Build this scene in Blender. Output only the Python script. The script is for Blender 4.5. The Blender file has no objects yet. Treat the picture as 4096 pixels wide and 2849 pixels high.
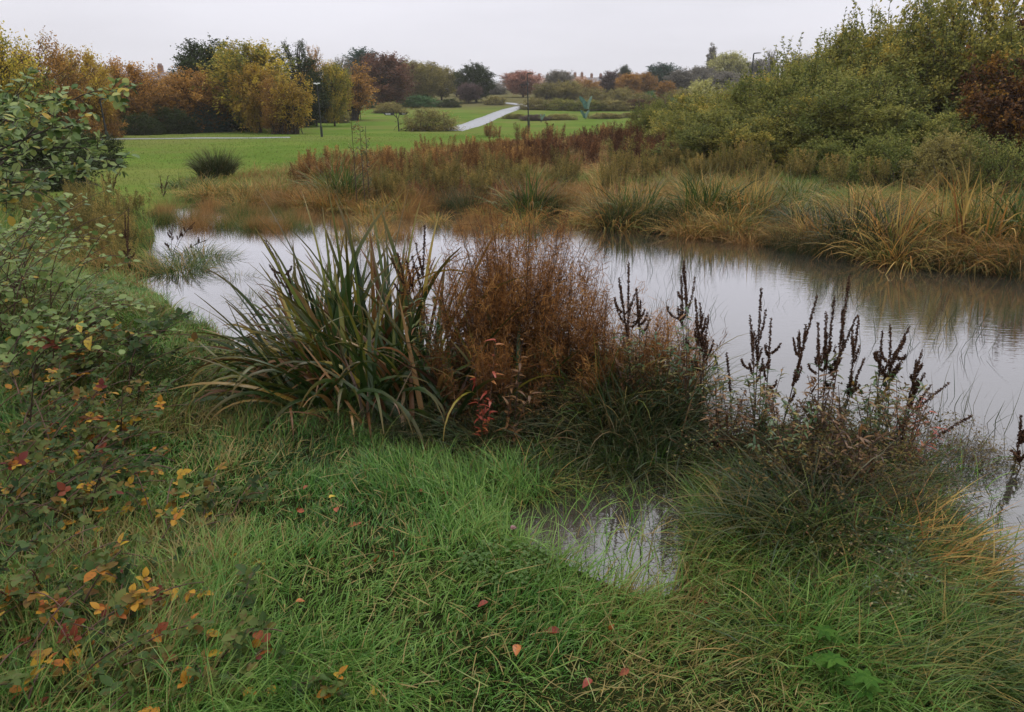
import bpy, math
import numpy as np
from math import radians as R

sc = bpy.context.scene
# ------------------------------------------------------------------ camera
F, CX, CY = 3000.0, 2048.0, 1424.5          # focal length and centre in photo pixels (4096 wide)
PITCH = math.atan((CY - 440) / F)
CAMZ = 1.85
cd = bpy.data.cameras.new("camera")
cam = bpy.data.objects.new("camera", cd)
sc.collection.objects.link(cam)
cd.sensor_fit = 'HORIZONTAL'; cd.sensor_width = 36.0
cd.lens = 36.0 * F / 4096.0
cd.clip_start = 0.05; cd.clip_end = 6000
cam.location = (0, 0, CAMZ)
cam.rotation_euler = (math.pi / 2 - PITCH, 0, 0)
sc.camera = cam
# ------------------------------------------------------------------ sky
SUN_EL, SUN_AZ = R(60), R(-50)
w = bpy.data.worlds.new("World"); sc.world = w; w.use_nodes = True
nt = w.node_tree; nt.nodes.clear()
N = nt.nodes.new; L = nt.links.new
tc = N('ShaderNodeTexCoord')
sep = N('ShaderNodeSeparateXYZ'); L(tc.outputs['Generated'], sep.inputs[0])
ramp = N('ShaderNodeValToRGB'); L(sep.outputs['Z'], ramp.inputs[0])
SKY = [(0.0, (.80, .79, .86)), (.07, (.79, .78, .85)), (.16, (.88, .87, .95)), (.40, (1.18, 1.18, 1.22)), (1.0, (1.75, 1.77, 1.79))]
el = ramp.color_ramp.elements
el[0].position, el[0].color = SKY[0][0], (*[c / 3.2 for c in SKY[0][1]], 1)
el[1].position, el[1].color = SKY[-1][0], (*[c / 3.2 for c in SKY[-1][1]], 1)
for p, c in SKY[1:-1]:
    e = el.new(p); e.color = (*[v / 3.2 for v in c], 1)
mp = N('ShaderNodeMapping'); L(tc.outputs['Generated'], mp.inputs[0]); mp.inputs['Scale'].default_value = (1.6, 1.6, 9)
nz = N('ShaderNodeTexNoise'); L(mp.outputs[0], nz.inputs[0]); nz.inputs['Scale'].default_value = 1.1; nz.inputs['Detail'].default_value = 5
mr = N('ShaderNodeMapRange'); L(nz.outputs[0], mr.inputs[0])
mr.inputs['From Min'].default_value = .3; mr.inputs['From Max'].default_value = .7
mr.inputs['To Min'].default_value = 28.6; mr.inputs['To Max'].default_value = 34.8
mul = N('ShaderNodeVectorMath'); mul.operation = 'SCALE'
L(ramp.outputs[0], mul.inputs[0]); L(mr.outputs[0], mul.inputs['Scale'])
sky = N('ShaderNodeTexSky'); sky.sky_type = 'NISHITA'; sky.sun_disc = False
sky.sun_elevation = SUN_EL; sky.sun_rotation = SUN_AZ; sky.air_density = 1.0; sky.dust_density = 5.0
mx = N('ShaderNodeMix'); mx.data_type = 'RGBA'; mx.inputs['Factor'].default_value = 0.96
L(sky.outputs[0], mx.inputs['A']); L(mul.outputs[0], mx.inputs['B'])
bg = N('ShaderNodeBackground'); bg.inputs['Strength'].default_value = 0.1
L(mx.outputs['Result'], bg.inputs['Color'])
wo = N('ShaderNodeOutputWorld'); L(bg.outputs[0], wo.inputs['Surface'])
# ------------------------------------------------------------------ sun behind cloud
sd = bpy.data.lights.new("sun", 'SUN'); so = bpy.data.objects.new("sun", sd); sc.collection.objects.link(so)
sd.energy = 1.4; sd.angle = R(30); sd.color = (1.0, .97, .92)
so.rotation_euler = (math.pi / 2 - SUN_EL, 0, SUN_AZ + math.pi)
so.location = (0, 0, 60)
sc.view_settings.view_transform = 'Standard'; sc.view_settings.look = 'None'
sc.view_settings.exposure = 0.0; sc.view_settings.gamma = 1.0; sc.view_settings.use_curve_mapping = False
sc.cycles.max_bounces = 8; sc.cycles.transparent_max_bounces = 12; sc.cycles.volume_bounces = 1

# ------------------------------------------------------------------ helpers
def rngf(seed): return np.random.default_rng(seed)
def smooth(t): t = np.clip(t, 0, 1); return t * t * (3 - 2 * t)
def norm(v): return v / np.maximum(np.linalg.norm(v, axis=-1, keepdims=True), 1e-9)

def vnoise(p, seed=0):
    p = np.asarray(p, float); i = np.floor(p).astype(np.int64); f = p - i; f = f * f * (3 - 2 * f)
    D = p.shape[-1]; out = np.zeros(p.shape[:-1])
    pr = (73856093, 19349663, 83492791)
    for k in range(2 ** D):
        h = np.full(p.shape[:-1], seed * 2654435761 % 4294967296, dtype=np.int64); wt = np.ones(p.shape[:-1])
        for d in range(D):
            b = (k >> d) & 1
            h ^= ((i[..., d] + b) * pr[d]) & 0xffffffff
            wt = wt * (f[..., d] if b else 1 - f[..., d])
        h = ((h ^ (h >> 15)) * 2246822519) & 0xffffffff; h = ((h ^ (h >> 13)) * 3266489917) & 0xffffffff; h ^= h >> 16
        out += wt * (h / 4294967295.0)
    return out
def fbm(p, seed=0, o=3):
    p = np.asarray(p, float); s = 0; a = .5; t = 0
    for k in range(o):
        s = s + a * vnoise(p * 2 ** k, seed + k * 17); t += a; a *= .5
    return s / t

CP, SP = math.cos(PITCH), math.sin(PITCH)
def ray(px, py):
    a = (np.asarray(px, float) - CX) / F; b = (CY - np.asarray(py, float)) / F
    return np.stack([a + 0 * b, CP + b * SP, -SP + b * CP + 0 * a], -1)
def plane_pt(px, py, z=0.0):
    d = ray(px, py); t = (z - CAMZ) / d[..., 2]
    return np.array([0, 0, CAMZ]) + d * t[..., None]
def at_y(px, py, Y):                       # the point of a sight line Y metres ahead
    d = ray(px, py); return np.array([0, 0, CAMZ]) + d * (np.asarray(Y, float) / d[..., 1])[..., None]

POND = [(440,1135),(600,1200),(655,1290),(720,1335),(830,1355),(930,1420),(1100,1450),(1400,1440),(1700,1440),(2000,1450),(2300,1440),(2500,1420),
        (2640,1480),(2730,1600),(2750,1720),(2690,1800),(2600,1870),(2300,1890),(2000,1840),(1800,1790),(1740,1830),(1900,1890),(2080,1930),(2180,1985),
        (2050,2060),(2070,2160),(2220,2265),(2380,2350),(2600,2435),(2790,2410),(2790,2220),(2750,2100),(2770,1960),(2810,1850),(2860,1760),(3050,1715),
        (3300,1710),(3520,1770),(3640,1880),(3650,1990),(3740,2130),(3820,2230),(3880,2400),(3920,2600),(3950,2849),(4000,3200),
        (5400,3200),(6500,2000),(5600,1350),(4700,1190),(4200,1120),(3900,1065),(3600,1045),(3400,1022),(3200,988),(2900,955),(2600,930),(2400,895),
        (2250,868),(2100,855),(1800,850),(1500,835),(1200,832),(1000,815),(800,815),(650,845),(600,900),(610,960),(560,1010),(640,1060),(700,1085),(600,1110)]
PP = plane_pt([p[0] for p in POND], [p[1] for p in POND])[:, :2]

def poly_sd(xy, poly):                      # signed distance, positive outside
    xy = np.asarray(xy, float).reshape(-1, 2); out = np.empty(len(xy))
    A = poly; B = np.roll(poly, -1, 0); E = B - A; EE = (E ** 2).sum(1)
    for s in range(0, len(xy), 40000):
        P = xy[s:s + 40000, None, :]; W = P - A[None]
        t = np.clip((W * E).sum(-1) / EE, 0, 1); D = W - E * t[..., None]
        d = np.sqrt((D ** 2).sum(-1).min(1))
        py_, ay, by = P[..., 1], A[:, 1], B[:, 1]
        c = ((ay <= py_) != (by <= py_))
        xi = A[:, 0] + (py_ - ay) / np.where(by == ay, 1e-9, by - ay) * E[:, 0]
        ins = (c & (P[..., 0] < xi)).sum(1) % 2 == 1
        out[s:s + 40000] = np.where(ins, -d, d)
    return out
FY = [0, 60, 80, 100, 130, 160, 200, 300, 900]; FZ = [0, 0, .25, .8, 2.0, 3.3, 4.7, 8.5, 13]
def pond_sd(x, y):
    x = np.asarray(x, float).ravel(); y = np.asarray(y, float).ravel(); s = np.full(x.shape, 30.0)
    m = (y < 24) & (y > -2) & (np.abs(x) < 26)
    if m.any():
        q = np.stack([x[m], y[m]], 1)
        s[m] = poly_sd(q, PP) + .16 * (fbm(q * 2.3, 5) - .5)
    return s
def ground(x, y, s=None):
    x = np.asarray(x, float); y = np.asarray(y, float); sh = np.broadcast(x, y).shape
    x = np.broadcast_to(x, sh).ravel(); y = np.broadcast_to(y, sh).ravel()
    if s is None: s = pond_sd(x, y)
    q = np.stack([x, y], 1)
    land = .012 + .10 * smooth(s / 1.0) + .05 * smooth(s / 5) * fbm(q * .5, 8)
    land = land + .045 * smooth(s / .5) * (fbm(q * 2.2, 3) - .35) * (y < 40)
    land = np.maximum(land, .012)
    land = land + .45 * smooth((-x - 1.7) / 2.8) * smooth((8.5 - y) / 3)
    wat = -.05 - .28 * smooth(-s / 2.2) - .04 * smooth(-s / .3)
    z = np.where(s > 0, land, wat)
    k = smooth((s + .22) / .24); z = np.where((s > -.22) & (s < .02), wat * (1 - k) + land * k, z)
    z = z + np.interp(y, FY, FZ) * (1 + .12 * np.sin(x * .015 + 1))
    return z.reshape(sh)
def G1(x, y): return float(ground(np.array([x]), np.array([y]))[0])
_YS = 1.2 * (700 ** np.linspace(0, 1, 700))
def hit(px, py):                            # where a sight line meets the ground
    P = at_y(np.full(700, px), np.full(700, py), _YS)
    b = P[:, 2] < ground(P[:, 0], P[:, 1])
    k = int(np.argmax(b)) if b.any() else 699
    if k == 0: return P[0]
    Y = np.linspace(_YS[k - 1], _YS[k], 40); P = at_y(np.full(40, px), np.full(40, py), Y)
    b = P[:, 2] < ground(P[:, 0], P[:, 1]); k = int(np.argmax(b)) if b.any() else 39
    p = P[k]; return np.array([p[0], p[1], G1(p[0], p[1])])

# ---- mesh accumulator: quads with two numbers per vertex (tint of the piece, place along it)
class Geo:
    def __init__(s): s.v, s.f, s.t, s.a, s.n = [], [], [], [], 0
    def add(s, V, Fq, t, a):
        V = np.asarray(V, float).reshape(-1, 3)
        s.v.append(V); s.f.append(np.asarray(Fq, np.int64).reshape(-1, 4) + s.n)
        s.t.append(np.broadcast_to(t, (len(V),)).astype(float)); s.a.append(np.broadcast_to(a, (len(V),)).astype(float)); s.n += len(V)
    def mesh(s, name, mat, smoothed=True):
        me = bpy.data.meshes.new(name)
        V = np.concatenate(s.v); Q = np.concatenate(s.f); n = len(Q)
        me.vertices.add(len(V)); me.vertices.foreach_set('co', V.astype(np.float32).ravel())
        me.loops.add(n * 4); me.loops.foreach_set('vertex_index', Q.astype(np.int32).ravel())
        me.polygons.add(n); me.polygons.foreach_set('loop_start', np.arange(0, n * 4, 4, dtype=np.int32))
        try: me.polygons.foreach_set('loop_total', np.full(n, 4, np.int32))
        except Exception: pass
        me.polygons.foreach_set('use_smooth', np.full(n, smoothed))
        for nm, d in (('tint', s.t), ('along', s.a)):
            at = me.attributes.new(nm, 'FLOAT', 'POINT'); at.data.foreach_set('value', np.concatenate(d).astype(np.float32))
        me.update(calc_edges=True)
        me.materials.append(mat)
        return me

def ring_quads(n, rings, k, closed):
    r = np.arange(rings - 1)[:, None]; c = np.arange(k if closed else k - 1)[None]
    c2 = (c + 1) % k
    q = np.stack([r * k + c, r * k + c2, (r + 1) * k + c2, (r + 1) * k + c], -1).reshape(-1, 4)
    return (q[None] + (np.arange(n) * rings * k)[:, None, None]).reshape(-1, 4)

def spine(base, az, Ln, lean, curl, seg, side=None, p=1.25):
    t = np.linspace(0, 1, seg + 1)
    ang = lean[:, None] + curl[:, None] * t[None] ** p
    am = (ang[:, 1:] + ang[:, :-1]) / 2; dl = (Ln / seg)[:, None]; z0 = np.zeros((len(Ln), 1))
    h = np.concatenate([z0, np.cumsum(np.sin(am) * dl, 1)], 1); z = np.concatenate([z0, np.cumsum(np.cos(am) * dl, 1)], 1)
    ca, sa = np.cos(az)[:, None], np.sin(az)[:, None]
    sd_ = 0 if side is None else side[:, None] * t[None] ** 2
    P = np.stack([base[:, :1] + h * ca - sd_ * sa, base[:, 1:2] + h * sa + sd_ * ca, base[:, 2:3] + z], -1)
    return P, ang, t
def blades(g, rng, base, az, Ln, W, lean, curl, seg=4, tint=None, yaw=.8, tipp=.8, side=.1, fold=0.0, p=1.25):
    n = len(base); base = np.asarray(base, float)
    if n == 0: return
    P, ang, t = spine(base, az, Ln, lean, curl, seg, rng.normal(0, 1, n) * side * Ln, p)
    ca, sa = np.cos(az)[:, None], np.sin(az)[:, None]
    s = np.stack([-sa + 0 * ang, ca + 0 * ang, 0 * ang], -1)
    nr = np.stack([np.cos(ang) * ca, np.cos(ang) * sa, -np.sin(ang)], -1)
    y = (rng.uniform(-yaw, yaw, n)[:, None] * (1 + .6 * (t[None] - .5)))[..., None]
    d = np.cos(y) * s + np.sin(y) * nr; nn = -np.sin(y) * s + np.cos(y) * nr
    wp = (np.maximum(1 - t, .015) ** tipp * np.minimum(1, .65 + 1.5 * t))[None] * W[:, None] * .5
    wp = wp[..., None]
    tint = rng.uniform(0, 1, n) if tint is None else tint
    if fold:
        V = np.stack([P - d * wp + nn * wp * fold, P, P + d * wp + nn * wp * fold], 2); k = 3
    else:
        V = np.stack([P - d * wp, P + d * wp], 2); k = 2
    g.add(V, ring_quads(n, seg + 1, k, False), np.repeat(tint, (seg + 1) * k), np.tile(np.repeat(t, k), n))
def tubes(g, P, r0, r1, sides=3, tint=None, pw=1.0):
    n, K, _ = P.shape
    if n == 0: return
    T = np.gradient(P, axis=1); T = norm(T)
    ref = np.where(np.abs(T[..., 2:3]) > .9, np.array([1., 0, 0]), np.array([0, 0, 1.]))
    u = norm(np.cross(T, ref)); v = np.cross(T, u)
    t = np.linspace(0, 1, K)[None] ** pw
    rr = (np.asarray(r0).reshape(-1, 1) * (1 - t) + np.asarray(r1).reshape(-1, 1) * t)[..., None]
    th = np.arange(sides) * 2 * np.pi / sides
    V = np.stack([P + (u * math.cos(a) + v * math.sin(a)) * rr for a in th], 2)
    tint = np.full(n, .5) if tint is None else np.broadcast_to(tint, (n,))
    g.add(V, ring_quads(n, K, sides, True), np.repeat(tint, K * sides), np.tile(np.repeat(np.linspace(0, 1, K), sides), n))
def leaves(g, pos, d, nr, Ln, W, tint, detail=0, droop=.15, fold=.2, shape='oval'):
    n = len(pos)
    if n == 0: return
    d = norm(d); s = norm(np.cross(d, nr)); nr = np.cross(s, d)
    Ln = np.broadcast_to(Ln, (n,))[:, None]; W = np.broadcast_to(W, (n,))[:, None]
    if detail == 0:
        o = [(0, 0, 0), (.45, -.5, fold), (1, 0, -droop), (.45, .5, fold)]
        V = np.stack([pos + d * a * Ln + s * b * W + nr * c * W for a, b, c in o], 1)
        g.add(V, (np.arange(n) * 4)[:, None] + np.arange(4), np.repeat(tint, 4), np.tile([0, .5, 1, .5], n)); return
    if shape == 'oval': rows = [(0, .06), (.15, .33), (.38, .49), (.62, .44), (.84, .24), (1, .01)]
    elif shape == 'lance': rows = [(0, .1), (.15, .45), (.4, .5), (.7, .3), (1, .01)]
    else: rows = [(0, .05), (.2, .4), (.55, .5), (.8, .36), (1, .02)]
    pts = []; al = []
    for a, b in rows:
        z = -droop * a * a
        pts += [pos + d * a * Ln - s * b * W + nr * (z * Ln + fold * b * W), pos + d * a * Ln + nr * z * Ln, pos + d * a * Ln + s * b * W + nr * (z * Ln + fold * b * W)]
        al += [1, 0, 1]
    K = len(rows) * 3
    g.add(np.stack(pts, 1), ring_quads(n, len(rows), 3, False), np.repeat(tint, K), np.tile(al, n))
def rdir(rng, n): return norm(rng.normal(0, 1, (n, 3)))
def bez(A, B, C, K):
    t = np.linspace(0, 1, K)[None, :, None]; A, B, C = A[:, None], B[:, None], C[:, None]
    return A * (1 - t) ** 2 + 2 * B * t * (1 - t) + C * t * t
def box(g, c, s, tint=.5, rz=0.0):
    c = np.asarray(c, float); s = np.asarray(s, float) / 2
    V = np.array([(x, y, z) for z in (-1, 1) for y in (-1, 1) for x in (-1, 1)], float) * s
    ca, sa = math.cos(rz), math.sin(rz); V = np.stack([V[:, 0] * ca - V[:, 1] * sa, V[:, 0] * sa + V[:, 1] * ca, V[:, 2]], 1) + c
    g.add(V, [(0, 2, 3, 1), (4, 5, 7, 6), (0, 1, 5, 4), (2, 6, 7, 3), (0, 4, 6, 2), (1, 3, 7, 5)], tint, .5)
def prism(g, pts, y0, y1, tint=.5):         # an outline in x,z with thickness along y (outline of 4k quads: fan of strips)
    pts = np.asarray(pts, float); n = len(pts)
    V = np.concatenate([np.stack([pts[:, 0], np.full(n, y0), pts[:, 1]], 1), np.stack([pts[:, 0], np.full(n, y1), pts[:, 1]], 1)])
    q = [(i, (i + 1) % n, n + (i + 1) % n, n + i) for i in range(n)]
    for i in range(0, (n - 2) // 2):
        a, b, c, d = i, i + 1, n - 2 - i, n - 1 - i
        if b != c: q += [(a, b, c, d), (n + a, n + d, n + c, n + b)]
    g.add(V, q, tint, .5)

# ------------------------------------------------------------------ objects
def tag(o, label=None, cat=None, group=None, kind=None):
    if label: o['label'] = label
    if cat: o['category'] = cat
    if group: o['group'] = group
    if kind: o['kind'] = kind
    return o
def link(name, me, parent=None, mat=None):
    o = bpy.data.objects.new(name, me); sc.collection.objects.link(o)
    if parent is not None: o.parent = parent
    if mat is not None and me.materials[0] != mat:
        o.material_slots[0].link = 'OBJECT'; o.material_slots[0].material = mat
    return o
def thing(name, label, cat, loc=(0, 0, 0), rz=0.0, sc3=(1, 1, 1), group=None):
    o = bpy.data.objects.new(name, None); sc.collection.objects.link(o); o.empty_display_size = .1
    o.location = loc; o.rotation_euler = (0, 0, rz); o.scale = sc3
    return tag(o, label, cat, group)

# ------------------------------------------------------------------ materials
def new_mat(name):
    m = bpy.data.materials.new(name); m.use_nodes = True; m.node_tree.nodes.clear(); return m, m.node_tree.nodes.new, m.node_tree.links.new
def set_ramp(node, stops, interp='LINEAR'):
    e = node.color_ramp.elements; node.color_ramp.interpolation = interp
    e[0].position, e[0].color = stops[0][0], (*stops[0][1], 1); e[1].position, e[1].color = stops[-1][0], (*stops[-1][1], 1)
    for p, c in stops[1:-1]:
        k = e.new(p); k.color = (*c, 1)
def plant_mat(name, stops, tip=None, tip_at=(.6, 1.0), rough=.45, trans=.25, spec=.4, vary=.14, interp='LINEAR', blotch=None):
    m, N, L = new_mat(name)
    at = N('ShaderNodeAttribute'); at.attribute_name = 'tint'
    rp = N('ShaderNodeValToRGB'); L(at.outputs['Fac'], rp.inputs[0]); set_ramp(rp, stops, interp)
    col = rp.outputs[0]
    if tip:
        al = N('ShaderNodeAttribute'); al.attribute_name = 'along'
        mr = N('ShaderNodeMapRange'); L(al.outputs['Fac'], mr.inputs[0]); mr.inputs['From Min'].default_value, mr.inputs['From Max'].default_value = tip_at
        mx = N('ShaderNodeMix'); mx.data_type = 'RGBA'; L(mr.outputs[0], mx.inputs['Factor']); L(col, mx.inputs['A']); mx.inputs['B'].default_value = (*tip, 1); col = mx.outputs['Result']
    if blotch:
        tcn = N('ShaderNodeTexCoord'); bn = N('ShaderNodeTexNoise'); L(tcn.outputs['Object'], bn.inputs[0]); bn.inputs['Scale'].default_value = blotch[1]; bn.inputs['Detail'].default_value = 3
        br = N('ShaderNodeMapRange'); L(bn.outputs[0], br.inputs[0]); br.inputs['From Min'].default_value = .55; br.inputs['From Max'].default_value = .68; br.inputs['To Max'].default_value = .75
        mx = N('ShaderNodeMix'); mx.data_type = 'RGBA'; L(br.outputs[0], mx.inputs['Factor']); L(col, mx.inputs['A']); mx.inputs['B'].default_value = (*blotch[0], 1); col = mx.outputs['Result']
    oi = N('ShaderNodeObjectInfo')
    hr = N('ShaderNodeMapRange'); L(oi.outputs['Random'], hr.inputs[0]); hr.inputs['To Min'].default_value = 1 - vary; hr.inputs['To Max'].default_value = 1 + vary
    hs = N('ShaderNodeHueSaturation'); L(col, hs.inputs['Color']); L(hr.outputs[0], hs.inputs['Value'])
    pb = N('ShaderNodeBsdfPrincipled'); L(hs.outputs[0], pb.inputs['Base Color'])
    pb.inputs['Roughness'].default_value = rough; pb.inputs['Specular IOR Level'].default_value = spec
    tr = N('ShaderNodeBsdfTranslucent'); L(hs.outputs[0], tr.inputs['Color'])
    ms = N('ShaderNodeMixShader'); ms.inputs[0].default_value = trans; L(pb.outputs[0], ms.inputs[1]); L(tr.outputs[0], ms.inputs[2])
    out = N('ShaderNodeOutputMaterial'); L(ms.outputs[0], out.inputs['Surface'])
    return m
def plain(name, c, rough=.5, metal=0.0, noise=.25, scale=6.0, spec=.5):
    m, N, L = new_mat(name)
    tcn = N('ShaderNodeTexCoord'); bn = N('ShaderNodeTexNoise'); L(tcn.outputs['Object'], bn.inputs[0]); bn.inputs['Scale'].default_value = scale; bn.inputs['Detail'].default_value = 5
    rp = N('ShaderNodeValToRGB'); L(bn.outputs[0], rp.inputs[0])
    set_ramp(rp, [(.3, tuple(x * (1 - noise) for x in c)), (.7, tuple(min(1, x * (1 + noise)) for x in c))])
    pb = N('ShaderNodeBsdfPrincipled'); L(rp.outputs[0], pb.inputs['Base Color']); pb.inputs['Roughness'].default_value = rough; pb.inputs['Metallic'].default_value = metal
    pb.inputs['Specular IOR Level'].default_value = spec
    out = N('ShaderNodeOutputMaterial'); L(pb.outputs[0], out.inputs['Surface'])
    return m
BARK = plant_mat("bark", [(0, (.035, .028, .022)), (1, (.075, .06, .045))], rough=.8, trans=0, spec=.2)
GREYBARK = plant_mat("grey_bark", [(0, (.07, .062, .055)), (1, (.13, .115, .10))], rough=.8, trans=0, spec=.2)
REDCANE = plant_mat("red_cane", [(0, (.05, .022, .016)), (1, (.10, .045, .03))], rough=.5, trans=0)
LM = {
 'gold':   plant_mat("gold_leaf", [(0, (0.153, 0.120, 0.026)), (.45, (0.413, 0.251, 0.044)), (1, (0.620, 0.501, 0.065))], rough=.6, trans=.35, spec=.12),
 'amber':  plant_mat("amber_leaf", [(0, (0.131, 0.078, 0.030)), (.45, (0.326, 0.174, 0.048)), (1, (0.620, 0.326, 0.065))], rough=.6, trans=.35, spec=.12),
 'mixed':  plant_mat("yellow_green_leaf", [(0, (0.065, 0.098, 0.033)), (.4, (0.217, 0.217, 0.044)), (.75, (0.620, 0.435, 0.065)), (1, (0.620, 0.588, 0.065))], rough=.6, trans=.35, spec=.12),
 'dark':   plant_mat("dark_green_leaf", [(0, (.016, .026, .010)), (1, (.065, .085, .030))], rough=.7, trans=.3, spec=.05),
 'bluedark': plant_mat("blue_green_leaf", [(0, (0.025, 0.054, 0.044)), (1, (0.081, 0.136, 0.100))], rough=.6, trans=.35, spec=.12),
 'olive':  plant_mat("olive_leaf", [(0, (0.098, 0.091, 0.039)), (.6, (0.283, 0.240, 0.076)), (1, (0.435, 0.348, 0.108))], rough=.6, trans=.35, spec=.12),
 'red':    plant_mat("red_brown_leaf", [(0, (0.065, 0.039, 0.030)), (.6, (0.184, 0.087, 0.057)), (1, (0.304, 0.131, 0.076))], rough=.6, trans=.35, spec=.12),
 'pink':   plant_mat("pink_leaf", [(0, (0.261, 0.120, 0.098)), (1, (0.620, 0.326, 0.240))], rough=.6, trans=.35, spec=.12),
 'purple': plant_mat("purple_brown_leaf", [(0, (0.065, 0.044, 0.048)), (1, (0.197, 0.131, 0.120))], rough=.6, trans=.35, spec=.12),
 'grey':   plant_mat("grey_green_leaf", [(0, (0.098, 0.091, 0.083)), (1, (0.261, 0.228, 0.174))], rough=.6),
 'pale':   plant_mat("pale_yellow_leaf", [(0, (0.236, 0.236, 0.081)), (1, (0.544, 0.508, 0.164))], rough=.6),
 'green':  plant_mat("mid_green_leaf", [(0, (0.036, 0.081, 0.027)), (1, (0.109, 0.236, 0.073))], rough=.6, trans=.35, spec=.12),
 'willow': plant_mat("willow_leaf", [(0, (.035, .055, .014)), (.4, (.165, .18, .045)), (.8, (.33, .30, .07)), (1, (.5, .37, .07))], rough=.6, trans=.35, spec=.1, vary=.1),
 'willow2': plant_mat("green_willow_leaf", [(0, (.032, .055, .015)), (.5, (.155, .18, .045)), (1, (.34, .32, .08))], rough=.6, trans=.35, spec=.1, vary=.1),
 'rust':   plant_mat("rust_leaf", [(0, (0.026, 0.014, 0.010)), (.5, (0.078, 0.036, 0.017)), (.85, (0.180, 0.084, 0.026)), (1, (0.360, 0.192, 0.036))], rough=.6, trans=.35, spec=.12),
}

# ------------------------------------------------------------------ ground, water, paths
BROWN = [(700,800),(860,720),(1150,680),(1300,625),(1700,610),(2000,575),(2300,545),(2650,520),(2700,600),(2900,640),(4096,660),(5200,760),(5200,1400),(4200,1130),(2400,905),(2100,870),(1100,850)]
BR = plane_pt([p[0] for p in BROWN], [max(p[1], 470) for p in BROWN], .1)[:, :2]
def brownness(x, y):
    q = np.stack([np.ravel(x), np.ravel(y)], 1)
    return smooth(.5 - poly_sd(q, BR) / 1.6 + .9 * (fbm(q * .6, 21) - .5))

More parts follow.
